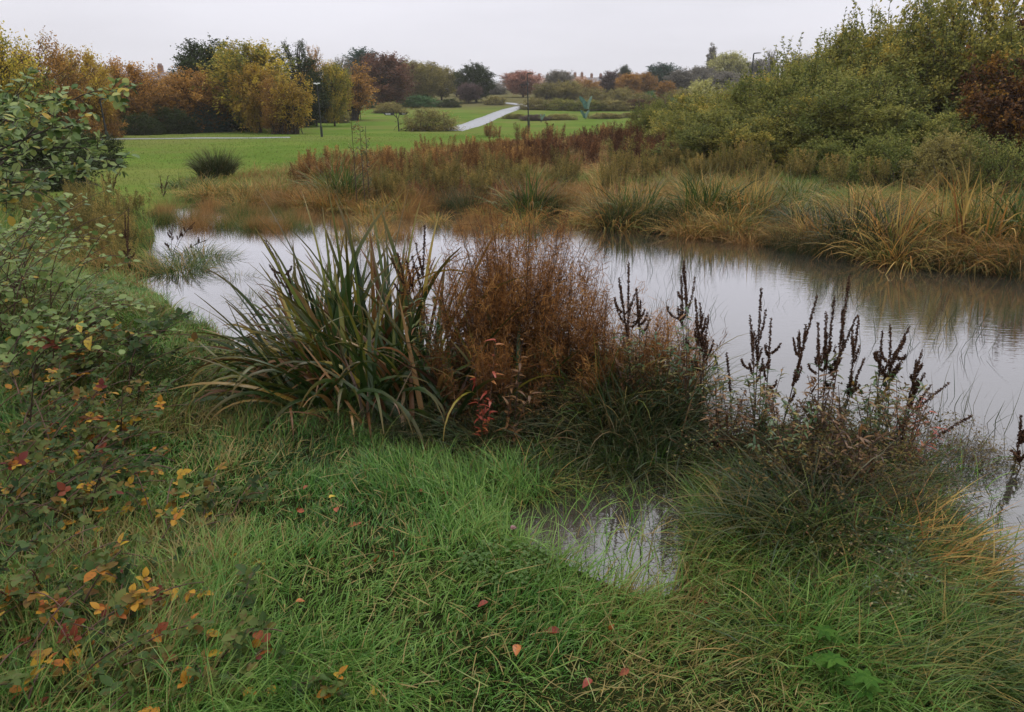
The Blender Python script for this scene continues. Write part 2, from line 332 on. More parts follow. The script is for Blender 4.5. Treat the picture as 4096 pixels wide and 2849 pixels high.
def build_ground():
    ys = np.concatenate([np.linspace(-6, 1.2, 30), np.arange(1.28, 9, .065), 9 * (1000 / 9) ** np.linspace(0, 1, 300)])
    us = np.concatenate([-1 - 1.6 * np.linspace(1, 0, 22)[:-1] ** 1.5, np.linspace(-1, 1, 300), 1 + 1.6 * np.linspace(0, 1, 22)[1:] ** 1.5])
    X = us[None] * (np.maximum(ys, 0)[:, None] * .78 + 1.4); Y = np.broadcast_to(ys[:, None], X.shape)
    Z = ground(X, Y)
    g = Geo(); nr, ncl = X.shape
    i = np.arange(nr - 1)[:, None] * ncl + np.arange(ncl - 1)[None]
    q = np.stack([i, i + 1, i + ncl + 1, i + ncl], -1).reshape(-1, 4)
    b = np.zeros(X.size); m = (Y.ravel() < 70) & (Y.ravel() > 2); b[m] = brownness(X.ravel()[m], Y.ravel()[m])
    s = pond_sd(X, Y)
    g.add(np.stack([X, Y, Z], -1), q, b, np.clip(s / 2, 0, 1))
    m, N, L = new_mat("turf")
    geo = N('ShaderNodeNewGeometry')
    n1 = N('ShaderNodeTexNoise'); L(geo.outputs['Position'], n1.inputs[0]); n1.inputs['Scale'].default_value = .16; n1.inputs['Detail'].default_value = 6; n1.inputs['Roughness'].default_value = .65
    n0 = N('ShaderNodeTexNoise'); L(geo.outputs['Position'], n0.inputs[0]); n0.inputs['Scale'].default_value = .055; n0.inputs['Detail'].default_value = 9; n0.inputs['Roughness'].default_value = .72
    r1 = N('ShaderNodeValToRGB'); L(n1.outputs[0], r1.inputs[0])
    set_ramp(r1, [(.3, (.066, .106, .020)), (.5, (.090, .140, .027)), (.72, (.14, .16, .040))])
    n2 = N('ShaderNodeTexNoise'); L(geo.outputs['Position'], n2.inputs[0]); n2.inputs['Scale'].default_value = 7; n2.inputs['Detail'].default_value = 6
    r2 = N('ShaderNodeValToRGB'); L(n2.outputs[0], r2.inputs[0]); set_ramp(r2, [(.3, (.045, .026, .013)), (.7, (.11, .065, .028))])
    a = N('ShaderNodeAttribute'); a.attribute_name = 'tint'
    w0 = N('ShaderNodeMapRange'); L(n0.outputs[0], w0.inputs[0]); w0.inputs['From Min'].default_value = .46; w0.inputs['From Max'].default_value = .64; w0.inputs['To Max'].default_value = .75
    m0 = N('ShaderNodeMix'); m0.data_type = 'RGBA'; L(w0.outputs[0], m0.inputs['Factor']); L(r1.outputs[0], m0.inputs['A']); m0.inputs['B'].default_value = (.15, .135, .05, 1)
    m1 = N('ShaderNodeMix'); m1.data_type = 'RGBA'; L(a.outputs['Fac'], m1.inputs['Factor']); L(m0.outputs['Result'], m1.inputs['A']); L(r2.outputs[0], m1.inputs['B'])
    # bare wet soil under the near long grass, mud under the water
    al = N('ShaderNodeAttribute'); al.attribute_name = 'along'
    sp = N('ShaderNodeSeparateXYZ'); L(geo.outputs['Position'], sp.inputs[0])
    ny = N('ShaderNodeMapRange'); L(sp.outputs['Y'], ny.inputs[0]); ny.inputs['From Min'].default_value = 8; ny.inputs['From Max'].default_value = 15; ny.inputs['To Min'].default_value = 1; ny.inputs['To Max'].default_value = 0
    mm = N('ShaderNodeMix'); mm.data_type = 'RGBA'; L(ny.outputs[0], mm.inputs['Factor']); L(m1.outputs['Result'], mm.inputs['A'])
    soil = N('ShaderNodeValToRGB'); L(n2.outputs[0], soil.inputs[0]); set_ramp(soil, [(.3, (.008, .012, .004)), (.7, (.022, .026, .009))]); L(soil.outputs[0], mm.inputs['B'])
    fo = N('ShaderNodeMapRange'); L(sp.outputs['Y'], fo.inputs[0]); fo.inputs['From Min'].default_value = 118; fo.inputs['From Max'].default_value = 135
    fm = N('ShaderNodeMix'); fm.data_type = 'RGBA'; L(fo.outputs[0], fm.inputs['Factor']); L(mm.outputs['Result'], fm.inputs['A']); fm.inputs['B'].default_value = (.10, .09, .04, 1); mm = fm
    wz = N('ShaderNodeMapRange'); L(sp.outputs['Z'], wz.inputs[0]); wz.inputs['From Min'].default_value = -.02; wz.inputs['From Max'].default_value = .02
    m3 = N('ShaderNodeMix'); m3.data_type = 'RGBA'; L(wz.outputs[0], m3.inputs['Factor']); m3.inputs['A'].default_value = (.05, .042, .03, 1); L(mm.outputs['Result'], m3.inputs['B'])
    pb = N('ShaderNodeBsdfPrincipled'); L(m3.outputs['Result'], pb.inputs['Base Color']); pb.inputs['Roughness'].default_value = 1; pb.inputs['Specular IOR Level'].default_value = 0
    bp = N('ShaderNodeBump'); bp.inputs['Strength'].default_value = .5; bp.inputs['Distance'].default_value = .05; L(n2.outputs[0], bp.inputs['Height']); L(bp.outputs[0], pb.inputs['Normal'])
    out = N('ShaderNodeOutputMaterial'); L(pb.outputs[0], out.inputs['Surface'])
    tag(link('ground', g.mesh('ground', m)), 'green parkland ground with banks sloping to the pond', 'ground', kind='structure')
build_ground()

def build_water():
    g = Geo(); V = []; nx, ny = 60, 60
    xs = np.linspace(-9, 17, nx); ys = np.linspace(.3, 21, ny); X, Y = np.meshgrid(xs, ys)
    i = np.arange(ny - 1)[:, None] * nx + np.arange(nx - 1)[None]
    g.add(np.stack([X, Y, 0 * X], -1), np.stack([i, i + 1, i + nx + 1, i + nx], -1), .5, .5)
    m, N, L = new_mat("pond_water")
    geo = N('ShaderNodeNewGeometry')
    n1 = N('ShaderNodeTexNoise'); L(geo.outputs['Position'], n1.inputs[0]); n1.inputs['Scale'].default_value = 9; n1.inputs['Detail'].default_value = 2
    mp = N('ShaderNodeMapping'); L(geo.outputs['Position'], mp.inputs[0]); mp.inputs['Scale'].default_value = (1.2, 5, 1)
    n2 = N('ShaderNodeTexNoise'); L(mp.outputs[0], n2.inputs[0]); n2.inputs['Scale'].default_value = 5; n2.inputs['Detail'].default_value = 3
    ad = N('ShaderNodeMath'); ad.operation = 'MULTIPLY_ADD'; L(n1.outputs[0], ad.inputs[0]); ad.inputs[1].default_value = .5; L(n2.outputs[0], ad.inputs[2])
    bp = N('ShaderNodeBump'); bp.inputs['Strength'].default_value = .04; bp.inputs['Distance'].default_value = .02; L(ad.outputs[0], bp.inputs['Height'])
    gl = N('ShaderNodeBsdfGlossy'); gl.inputs['Roughness'].default_value = .015; gl.inputs['Color'].default_value = (.95, .95, .98, 1); L(bp.outputs[0], gl.inputs['Normal'])
    mud = N('ShaderNodeBsdfDiffuse'); mud.inputs['Color'].default_value = (.06, .054, .045, 1)
    tr = N('ShaderNodeBsdfTransparent'); tr.inputs['Color'].default_value = (.55, .5, .4, 1)
    mb = N('ShaderNodeMixShader'); mb.inputs[0].default_value = .40; L(mud.outputs[0], mb.inputs[1]); L(tr.outputs[0], mb.inputs[2])
    fr = N('ShaderNodeFresnel'); fr.inputs['IOR'].default_value = 1.6; L(bp.outputs[0], fr.inputs['Normal'])
    fa = N('ShaderNodeMapRange'); L(fr.outputs[0], fa.inputs[0]); fa.inputs['From Max'].default_value = .56; fa.inputs['To Min'].default_value = .05; fa.inputs['To Max'].default_value = .98
    ms = N('ShaderNodeMixShader'); L(fa.outputs[0], ms.inputs[0]); L(mb.outputs[0], ms.inputs[1]); L(gl.outputs[0], ms.inputs[2])
    out = N('ShaderNodeOutputMaterial'); L(ms.outputs[0], out.inputs['Surface'])
    tag(link('water', g.mesh('water', m)), 'still grey pond water reflecting the cloudy sky', 'water', kind='structure')
build_water()

def strip(name, pts, width, mat, lift, label, cat='path'):
    P = np.array(pts)[:, :2]
    t = np.concatenate([[0], np.cumsum(np.linalg.norm(np.diff(P, axis=0), axis=1))]); tt = np.linspace(0, t[-1], 90)
    for _ in range(1):
        Q = np.stack([np.interp(tt, t, P[:, 0]), np.interp(tt, t, P[:, 1])], 1)
        for _ in range(12): Q[1:-1] = .25 * Q[:-2] + .5 * Q[1:-1] + .25 * Q[2:]
    T = norm(np.gradient(Q, axis=0)); Nn = np.stack([-T[:, 1], T[:, 0]], 1)
    wv = width * (1 + .1 * (fbm(Q * .4, 4) - .5))[:, None]
    rows = [Q + Nn * wv * k for k in (-.52, -.5, -.2, .2, .5, .52)]
    V = np.stack([np.stack([r[:, 0], r[:, 1], ground(r[:, 0], r[:, 1]) + (lift if 0 < j < 5 else -.05)], 1) for j, r in enumerate(rows)], 1)
    g = Geo(); g.add(V, ring_quads(1, len(Q), 6, False), .5, .5)
    return tag(link(name, g.mesh(name, mat)), label, cat, kind='structure')
ASPH = plain("wet_path", (.21, .215, .235), rough=.45, noise=.3, scale=3)
strip('path', [hit(*p) for p in [(1790,525),(1850,510),(1905,494),(1955,473),(2005,452),(2050,437),(2085,429)]], 2.3, ASPH, .05, 'pale wet tarmac path curving up the far lawn')
strip('path', [hit(*p) for p in [(2030,443),(2085,429),(2112,424.5),(2150,421)]], 2.3, ASPH, .07, 'far bend of the wet tarmac path')
strip('path', [hit(*p) for p in [(2108,424),(2070,418),(2030,414.5),(1985,412)]], 2.3, ASPH, .09, 'distant stretch of wet path bending left below the trees')
strip('path', [hit(*p) for p in [(380,559),(600,556),(900,554),(1160,551)]], 1.0, ASPH, .03, 'thin pale path crossing the lawn before the golden trees')

# ------------------------------------------------------------------ trees and shrubs
def form(seed, H, W, trunk=.22, low=.2, nb=90, nt=8, nl=11, twig=.9, leaf=.17, lump=.3, single=True, up=.15, fill=.5, tgrad=0.0, detail=0, lw=.62, base_w=.12, tr=.018, shoots=0, tb=.45):
    rng = rngf(seed); wood, crown = Geo(), Geo()
    k = np.arange(nb) + .5; ph = np.arccos(1 - 2 * k / nb); th = np.pi * (1 + 5 ** .5) * k + rng.uniform(0, 6)
    u = norm(np.stack([np.cos(th) * np.sin(ph), np.sin(th) * np.sin(ph), np.cos(ph)], 1) + rng.normal(0, .18, (nb, 3)))
    zc, hz = H * (1 + low) / 2, H * (1 - low) / 2
    rad = 1 + lump * 2 * (vnoise(u * 1.9 + seed * 3.1, seed) - .5)
    f = rng.uniform(fill, 1, nb) ** .6
    tgt = u * np.array([W / 2, W / 2, hz]) * (rad * f)[:, None] * .93 + np.array([0, 0, zc])
    tgt[:, 2] = np.maximum(tgt[:, 2], H * .04)
    if single:
        zs = np.clip(tgt[:, 2] * .55 - .05 * H, H * trunk * .75, H * .8); st = np.stack([rng.normal(0, .02, nb) * W, rng.normal(0, .02, nb) * W, zs], 1)
        K = 8; tp = np.zeros((1, K, 3)); tp[0, :, 2] = np.linspace(-.02 * H, H * .86, K); tp[0, 2:, :2] += rng.normal(0, .012 * H, (K - 2, 2)).cumsum(0) * .5
        tubes(wood, tp, H * tr, H * tr * .2, 8, .4)
        # root flare
        tubes(wood, np.array([[[0, 0, -.03 * H], [0, 0, .02 * H], [0, 0, .07 * H]]]), H * tr * 1.5, H * tr * .97, 8, .4)
    else:
        b = rng.normal(0, base_w, (nb, 2)) * W; st = np.stack([b[:, 0], b[:, 1], np.full(nb, -.02 * H)], 1)
    mid = st * .45 + tgt * .55 + np.array([0, 0, 1.0]) * (H * .10 + (0 if single else .12 * H)) ; mid[:, :2] = st[:, :2] * .6 + tgt[:, :2] * .4
    P = bez(st, mid, tgt, 7); P[:, 1:-1] += rng.normal(0, .012 * H, (nb, 5, 3))
    tubes(wood, P, H * tr * rng.uniform(.25, .5, nb), H * .0016, 4, rng.uniform(0, 1, nb))
    bt = rng.uniform(0, 1, nb) * tb + .25 * vnoise(tgt * .6 + 9, seed + 5) 
    t = rng.uniform(.38, 1, (nb, nt)) ** .8
    A, B, C = st[:, None], mid[:, None], tgt[:, None]; tt = t[..., None]
    o = A * (1 - tt) ** 2 + 2 * B * tt * (1 - tt) + C * tt * tt
    out = norm(o - np.array([0, 0, zc * .7]))
    d = norm(out * .7 + rng.normal(0, .6, (nb, nt, 3)) + np.array([0, 0, up]))
    tl = twig * rng.uniform(.5, 1.25, (nb, nt))
    o = o.reshape(-1, 3); d = d.reshape(-1, 3); tl = tl.ravel(); M = len(o)
    tw = bez(o, o + d * (tl * .5)[:, None] + rng.normal(0, .06, (M, 3)) * tl[:, None], o + d * tl[:, None], 3)
    tubes(wood, tw, H * .0016, H * .0006, 3, rng.uniform(0, 1, M))
    ti = np.repeat(bt, nt) + rng.uniform(0, .22, M)
    s = rng.uniform(.05, 1.05, (M, nl))
    pos = o[:, None] + d[:, None] * (tl[:, None] * s)[..., None] + rng.normal(0, .16, (M, nl, 3)) * tl[:, None, None]
    pos = pos.reshape(-1, 3); pos[:, 2] = np.maximum(pos[:, 2], .02 * H); n = len(pos)
    lt = np.clip(np.repeat(ti, nl) + rng.normal(0, .10, n) + tgrad * (pos[:, 2] / H - .5) + .05, 0, 1)
    ld = norm(np.repeat(d, nl, 0) * .6 + rdir(rng, n) + np.array([0, 0, -.25]))
    leaves(crown, pos, ld, norm(rdir(rng, n) * .8 + np.array([0, 0, .9])), leaf * rng.uniform(.6, 1.2, n), leaf * lw * rng.uniform(.7, 1.1, n), lt, detail)
    if shoots:                               # upright whips of leaves standing out of the top
        q = rng.uniform(0, 1, (shoots, 2)); a = q[:, 0] * 2 * np.pi; rr = np.sqrt(q[:, 1]) * .47
        rad2 = np.sqrt(np.maximum(0, 1 - (rr / .5) ** 2))
        b0 = np.stack([np.cos(a) * rr * W, np.sin(a) * rr * W, zc + hz * rad2 * .82], 1)
        ln = rng.uniform(.12, .28, shoots) * H
        SPn, _, _ = spine(b0, a, ln, np.abs(rng.normal(0, .22, shoots)), rng.normal(0, .2, shoots), 5)
        tubes(wood, SPn, H * .002, H * .0008, 3, .3)
        m = 26; tpos = rng.uniform(.1, 1, (shoots, m)); kk = np.clip((tpos * 5).astype(int), 0, 4); fr = tpos * 5 - kk
        ii = np.arange(shoots)[:, None]
        p = SPn[ii, kk] * (1 - fr)[..., None] + SPn[ii, kk + 1] * fr[..., None]; p = p.reshape(-1, 3); n = len(p)
        dd = norm(rdir(rng, n) * [1, 1, .3] + [0, 0, .5])
        leaves(crown, p, dd, rdir(rng, n), leaf * rng.uniform(.6, 1.1, n), leaf * lw * .8, np.clip(rng.normal(.45, .2, n), 0, 1), detail)
    cv = np.concatenate(crown.v)
    return dict(wood=wood.mesh('trunk', BARK), crown=crown.mesh('crown', LM['olive']), W=2 * np.percentile(np.abs(cv[:, 0]), 95), H=np.percentile(cv[:, 2], 97.5 if shoots else 99.5))

K = {
 'round':  form(11, 8, 6.4, nb=150, nt=9, nl=15, lump=.3, low=.08, trunk=.13, leaf=.22, fill=.6),
 'round2': form(12, 8, 6.4, nb=150, nt=9, nl=15, lump=.42, low=.06, trunk=.12, leaf=.22, fill=.6),
 'dense':  form(13, 9, 6, nb=160, nt=10, nl=15, lump=.2, low=.07, trunk=.11, leaf=.22, twig=.8, fill=.65),
 'spread': form(14, 7, 8, nb=170, nt=10, nl=14, lump=.36, low=-.1, single=False, twig=.95, fill=.65, leaf=.19, tgrad=.25),
 'spread2': form(15, 7, 7, nb=170, nt=10, nl=14, lump=.45, low=-.1, single=False, twig=.95, fill=.65, leaf=.19, tgrad=.3),
 'airy':   form(16, 10, 5.5, nb=80, nt=8, nl=11, lump=.5, low=.15, leaf=.2, twig=.8),
 'maple':  form(17, 7, 4.5, nb=80, nt=9, nl=11, lump=.5, low=.18, leaf=.2, twig=.8, up=-.1, single=False, base_w=.05),
 'poplar': form(18, 12, 2.2, nb=110, nt=7, nl=12, lump=.25, low=.06, leaf=.28, twig=.6, up=.9),
 'cone':   form(19, 8, 4.2, nb=130, nt=9, nl=13, lump=.3, low=.04, leaf=.22, twig=.75, up=-.1),
 'dome':   form(20, 3, 4.4, nb=140, nt=9, nl=13, lump=.3, low=-.6, leaf=.13, twig=.5, single=False, base_w=.22, fill=.7),
 'dome2':  form(21, 3, 4.4, nb=120, nt=8, nl=11, lump=.5, low=-.45, leaf=.12, twig=.6, single=False, base_w=.2, fill=.6),
}
def tree(kind, mat, px, base, top, wpx, label, Y=None, name='tree', cat='tree', group=None, rz=None, bark=None):
    p = hit(px, base) if Y is None else at_y(px, 440, Y)
    x, y = float(p[0]), float(p[1])
    if Y is not None: x = (px - CX) / F * (Y * CP + 0) ; y = Y
    z = G1(x, y); k = K[kind]
    zt = float(at_y(px, top, y)[2]); h = max(zt - z, .3); wd = wpx / F * y * CP
    t = thing(name, label, cat, (x, y, z), (px * .37) % 6.28 if rz is None else rz, (wd / k['W'], wd / k['W'], h / k['H']), group)
    link('trunk', k['wood'], t, bark); link('crown', k['crown'], t, LM[mat])
    return t
TREES = [
 ('spread2','mixed',-40,650,95,330,'tall mixed green and amber tree at the left edge, behind the round-leaved branches',34),
 ('spread','amber',150,550,175,330,'broad brown-gold tree between the left edge tree and the yellow bare-topped tree',46),
 ('spread2','gold',320,545,205,250,'yellow-gold tree with sparse twiggy top left of the slate roof',50),
 ('dense','dark',428,0,268,48,'tiny dark tree standing above the slate roof behind the golden trees',150),
 ('spread2','amber',520,535,252,260,'orange-brown tree directly below the slate house roofs',None),
 ('spread2','amber',762,525,284,320,'wide rust-orange tree left of the tall dark green oak',None),
 ('dense','dark',850,0,172,225,'tall dark green oak rising behind the rust-orange tree',72),
 ('round2','mixed',1020,505,175,270,'tall bright yellow and green tree in the middle of the left row',64),
 ('round2','gold',1035,510,262,150,'golden tree standing in front of the tall yellow and green one',61),
 ('spread','amber',1125,506,318,150,'orange-brown bush with low boughs right of the golden tree',59),
 ('maple','gold',1168,498,300,130,'bright yellow boughs spreading in layers at the right of the orange-brown bush',58),
 ('airy','dark',1205,0,170,150,'tall airy dark green tree with sky showing through its top',72),
 ('airy','amber',1262,0,190,80,'orange-topped thin tree beside the airy dark green one',76),
 ('dense','dark',1225,0,275,150,'dark green lower tree behind the lamp with two heads',74),
 ('spread','olive',1290,490,352,175,'olive-brown bush right behind the lamp with two heads',None),
 ('airy','grey',1376,0,232,90,'nearly bare grey twiggy tree behind the small orange maple',90),
 ('round','mixed',1335,0,255,110,'slim gold and olive tree left of the small orange maple',76),
 ('maple','amber',1412,482,255,150,'small orange maple with several bare stems at the lawn edge',None),
 ('cone','bluedark',1462,0,200,125,'dark conifer-like tree rising left of the red-brown tree',150),
 ('round2','red',1546,432,218,180,'large rounded red-brown tree in the middle distance',None),
 ('round','olive',1640,0,246,120,'olive tree next to the large red-brown tree',150),
 ('round2','olive',1706,0,252,120,'olive-yellow tree in the middle of the olive trio',155),
 ('round','olive',1768,0,270,100,'rightmost olive tree, ending the olive row',160),
 ('dome','green',1668,428,383,170,'low wide dark green dome bush below the olive row',None),
 ('dome','green',1503,432,398,70,'small bright green rounded bush left of the red-brown trunk',None),
 ('dome2','olive',1722,523,432,200,'olive-brown twiggy bush beside the forked signpost',None),
 ('dense','dark',1905,410,258,120,'dark rounded tree standing alone near the path bend',None),
 ('round','purple',1876,414,334,82,'small purple-brown tree in front of the lone dark tree',None),
 ('dense','grey',1828,0,290,70,'greyish distant tree left of the lone dark tree',190),
 ('round','pink',2092,0,286,125,'salmon-pink tree behind the single-headed lamp',180),
 ('dense','grey',2050,0,292,70,'faint grey tree between the lone dark tree and the pink tree',230),
 ('round','grey',2232,0,284,100,'grey-brown round tree between the distant roofs',190),
 ('spread','olive',2180,0,330,100,'low olive tree in front of the distant roofs, right of the pink tree',160),
 ('spread2','olive',2270,0,325,110,'low olive tree under the grey-brown round tree',158),
 ('spread','amber',2345,0,310,105,'orange-olive tree right of the distant roofs, behind the sculptures',165),
 ('dense','purple',2442,0,286,85,'dark purplish tree right of the orange-olive tree',175),
 ('cone','dark',2492,0,264,48,'small dark peaked tree showing above the brown pair',230),
 ('round','amber',2512,0,296,82,'brown tree, front one of a brown pair',165),
 ('round2','amber',2570,0,292,80,'brown tree, rear one of a brown pair',172),
 ('cone','bluedark',2640,0,258,130,'tall blue-green tree on the right skyline',185),
 ('dense','grey',2712,0,280,100,'grey-green domed tree right of the blue-green tree',175),
 ('round','grey',2790,0,268,110,'pale grey-olive tree at the foot of the poplar',210),
 ('poplar','grey',2832,0,184,36,'thin tall poplar on the right skyline',240),
 ('round','pale',2902,0,213,125,'pale yellow-green domed tree right of the poplar',215),
 ('round2','grey',3010,0,242,120,'hazy grey tree behind the tall lamp on the right',220),
 ('airy','grey',3068,0,204,60,'thin grey tree right of the tall lamp',190),
 ('dense','dark',3305,0,190,130,'dark treetop behind the leafy shoots of the willow bank',120),
 ('dense','grey',3180,0,225,120,'grey treetop just left of the dark treetop behind the willows',130),
 ('cone','amber',2657,0,326,66,'small orange peaked tree below the blue-green tree',150),
 ('dome','green',2595,0,366,55,'small round green bush left of the orange peaked tree',140),
 ('dome','pale',2800,0,320,130,'pale green bush below the pale domed tree',140),
 ('dome','olive',2480,0,352,110,'olive bush in front of the brown pair of trees',140),
 ('dome2','olive',2380,0,350,110,'olive bush behind the tall butterfly sculpture',142),
 ('dome','olive',2560,0,372,90,'low olive bush left of the round green bush',138),
 ('dome','olive',2720,0,358,110,'olive bush under the grey-green domed tree',132),
 ('spread','grey',1985,0,330,90,'hazy grey bush behind the far bend of the path',210),
 ('round','grey',2890,0,290,110,'grey bush under the pale domed tree, left of the lamp',180),
 ('round2','grey',2980,0,300,120,'grey bush hiding the foot of the tall lamp',150),
]
for t in TREES:
    kind, mat, px, b, top, wd, lab, Y = t
    bush = kind.startswith('dome')
    tree(kind, mat, px, b if b else 440, top, wd, lab, Y, 'bush' if bush else 'tree', 'bush' if bush else 'tree')
# undergrowth at the foot of the left trees
for px, b, top, wd, mt, lab in [(560,540,455,150,'dark','dark bush at the foot of the orange-brown tree'),(690,535,430,170,'dark','dark bush under the rust-orange tree, left half'),
        (830,528,430,150,'bluedark','blackish green bush between the rust-orange tree and the oak'),(960,520,410,150,'dark','dark bush under the golden boughs, left side'),
        (1110,512,420,150,'purple','dark brown bush under the golden boughs, right side'),(1200,502,420,120,'dark','dark bush left of the lamp with two heads'),
        (1345,492,420,90,'olive','olive bush between the lamp bush and the orange maple'),(300,560,440,170,'amber','brown bush left of the thin lamp post'),(400,552,400,140,'amber','brown bush just right of the thin lamp post'),
        (1560,452,410,110,'olive','scrubby olive bush at the foot of the red-brown tree'),(1800,430,395,80,'dark','dark scrub bush left of the purple-brown tree'),(1980,420,385,80,'olive','olive scrub at the right foot of the lone dark tree')]:
    tree('dome', mt, px, b, top, wd, lab, None, 'bush', 'bush')
# low bramble banks across the far lawn
FB = [(2150,438,393,130,'olive'),(2250,441,396,130,'willow'),(2350,443,398,140,'willow'),(2450,443,400,140,'olive'),(2550,441,398,140,'rust'),(2640,440,396,120,'rust'),(2720,438,392,130,'green'),
      (2060,475,455,90,'olive'),(2140,482,458,110,'purple'),(2240,480,456,120,'olive'),(2420,474,452,130,'olive'),(2530,470,450,120,'olive')]
FL = ['yellow-olive bramble mound below the pink tree','yellow-green bramble mound left of the tall butterfly sculpture','green-gold bramble mound straight behind the tall butterfly sculpture','olive bramble mound right of the tall butterfly sculpture',
      'rusty bramble mound below the orange peaked tree','rusty bramble mound next to the willow bank','dark green mound where the willows meet the far lawn','low olive scrub by the foot of the middle lamp','brown scrub round the small leftmost butterfly sculpture',
      'low scrub between the small and the paired butterfly sculptures','low olive scrub just right of the paired butterfly sculptures','low olive scrub strip ending at the willow bank']
for (px, b, top, wd, mt), lab in zip(FB, FL):
    tree('dome', mt, px, b, top, wd, lab, None, 'bramble_mound', 'bramble', 'bramble mounds on the far lawn')

# ------------------------------------------------------------------ willow bank on the right
K['wil1'] = form(31, 4, 5.2, nb=210, nt=12, nl=20, twig=.5, leaf=.115, lump=.3, single=False, low=-.4, up=.4, base_w=.16, lw=.5, fill=.72, shoots=40, tr=.007, tgrad=.15, tb=.6)
K['wil2'] = form(32, 4, 5.0, nb=210, nt=12, nl=20, twig=.5, leaf=.115, lump=.4, single=False, low=-.4, up=.5, base_w=.16, lw=.5, fill=.72, shoots=48, tr=.007, tgrad=.2, tb=.6)
K['wil3'] = form(33, 4, 5.4, nb=170, nt=11, nl=16, twig=.55, leaf=.13, lump=.45, single=False, low=-.3, up=.2, base_w=.12, lw=.75, fill=.6, shoots=8, tr=.009, tb=.7)
for kind, mt, px, Y, top, wd, lab in [
        ('wil1','willow',2780,31,405,330,'lowest willow bush, sloping down to the far lawn'),
        ('wil2','willow',2990,30,350,400,'willow bush left of the tallest leafy shoots, below the tall lamp'),
        ('wil1','willow2',3180,25,300,470,'grey-green willow bush low in front of the bank'),
        ('wil2','willow',3330,28,185,480,'willow bush with a row of upright leafy shoots against the sky'),
        ('wil1','willow',3620,26,75,560,'tallest yellow-green willow bush on the bank'),
        ('wil2','willow2',3420,22,330,480,'dark grey-green willow low before the tallest bush'),
        ('wil2','willow',3900,24,30,520,'willow bush reaching the top of the picture behind the rusty shrub'),
        ('wil1','willow2',2620,34,425,170,'small willow tip reaching out over the far lawn'),
        ('wil1','willow2',3700,20.5,480,420,'low green willow bush before the dark hollow'),
        ('wil1','willow',2860,28,440,420,'olive-yellow willow filling the middle left of the bank'),
        ('wil2','willow',3500,24.5,250,460,'bright yellow-green willow in the middle of the bank'),
        ('wil1','willow',3240,23,420,460,'yellow-green willow with twiggy front in the middle of the bank'),
        ('wil1','willow',3060,22.5,500,380,'low yellow-green willow spreading at the front of the bank'),
        ('wil2','willow2',2930,24,470,380,'low mottled willow at the front left of the bank')]:
    tree(kind, mt, px, 640, top, wd, lab, Y, 'willow_bush', 'willow', 'willow bushes on the right bank')
tree('wil3', 'rust', 4190, 640, -10, 520, 'rust-red large-leaved shrub at the right edge', 26, 'rusty_shrub', 'shrub')
tree('wil3', 'rust', 4150, 640, 260, 480, 'dark brown-red shrub filling the lower right edge of the bank', 21, 'rusty_shrub', 'shrub')
tree('dome', 'willow2', 3560, 640, 545, 260, 'low bramble bush under the dark hollow', 17.5, 'bramble_mound', 'bramble')
tree('dome', 'olive', 3830, 640, 535, 300, 'brown bramble bush at the foot of the rusty shrub', 16.5, 'bramble_mound', 'bramble')
tree('dome2', 'willow2', 4060, 640, 550, 260, 'green bramble bush at the right edge below the rusty shrub', 15.5, 'bramble_mound', 'bramble')
tree('dome', 'willow2', 3330, 640, 560, 240, 'olive-green bramble at the front foot of the willow bank', 20, 'bramble_mound', 'bramble')
# big bush shading the lawn's left corner
tree('dome', 'dark', 40, 700, 500, 420, 'dark leafy bush behind the round-leaved branches at left', 17.5, 'bush', 'bush')
tree('dome', 'dark', 320, 640, 530, 230, 'dark bush overhanging the left end of the lawn', 24, 'bush', 'bush')

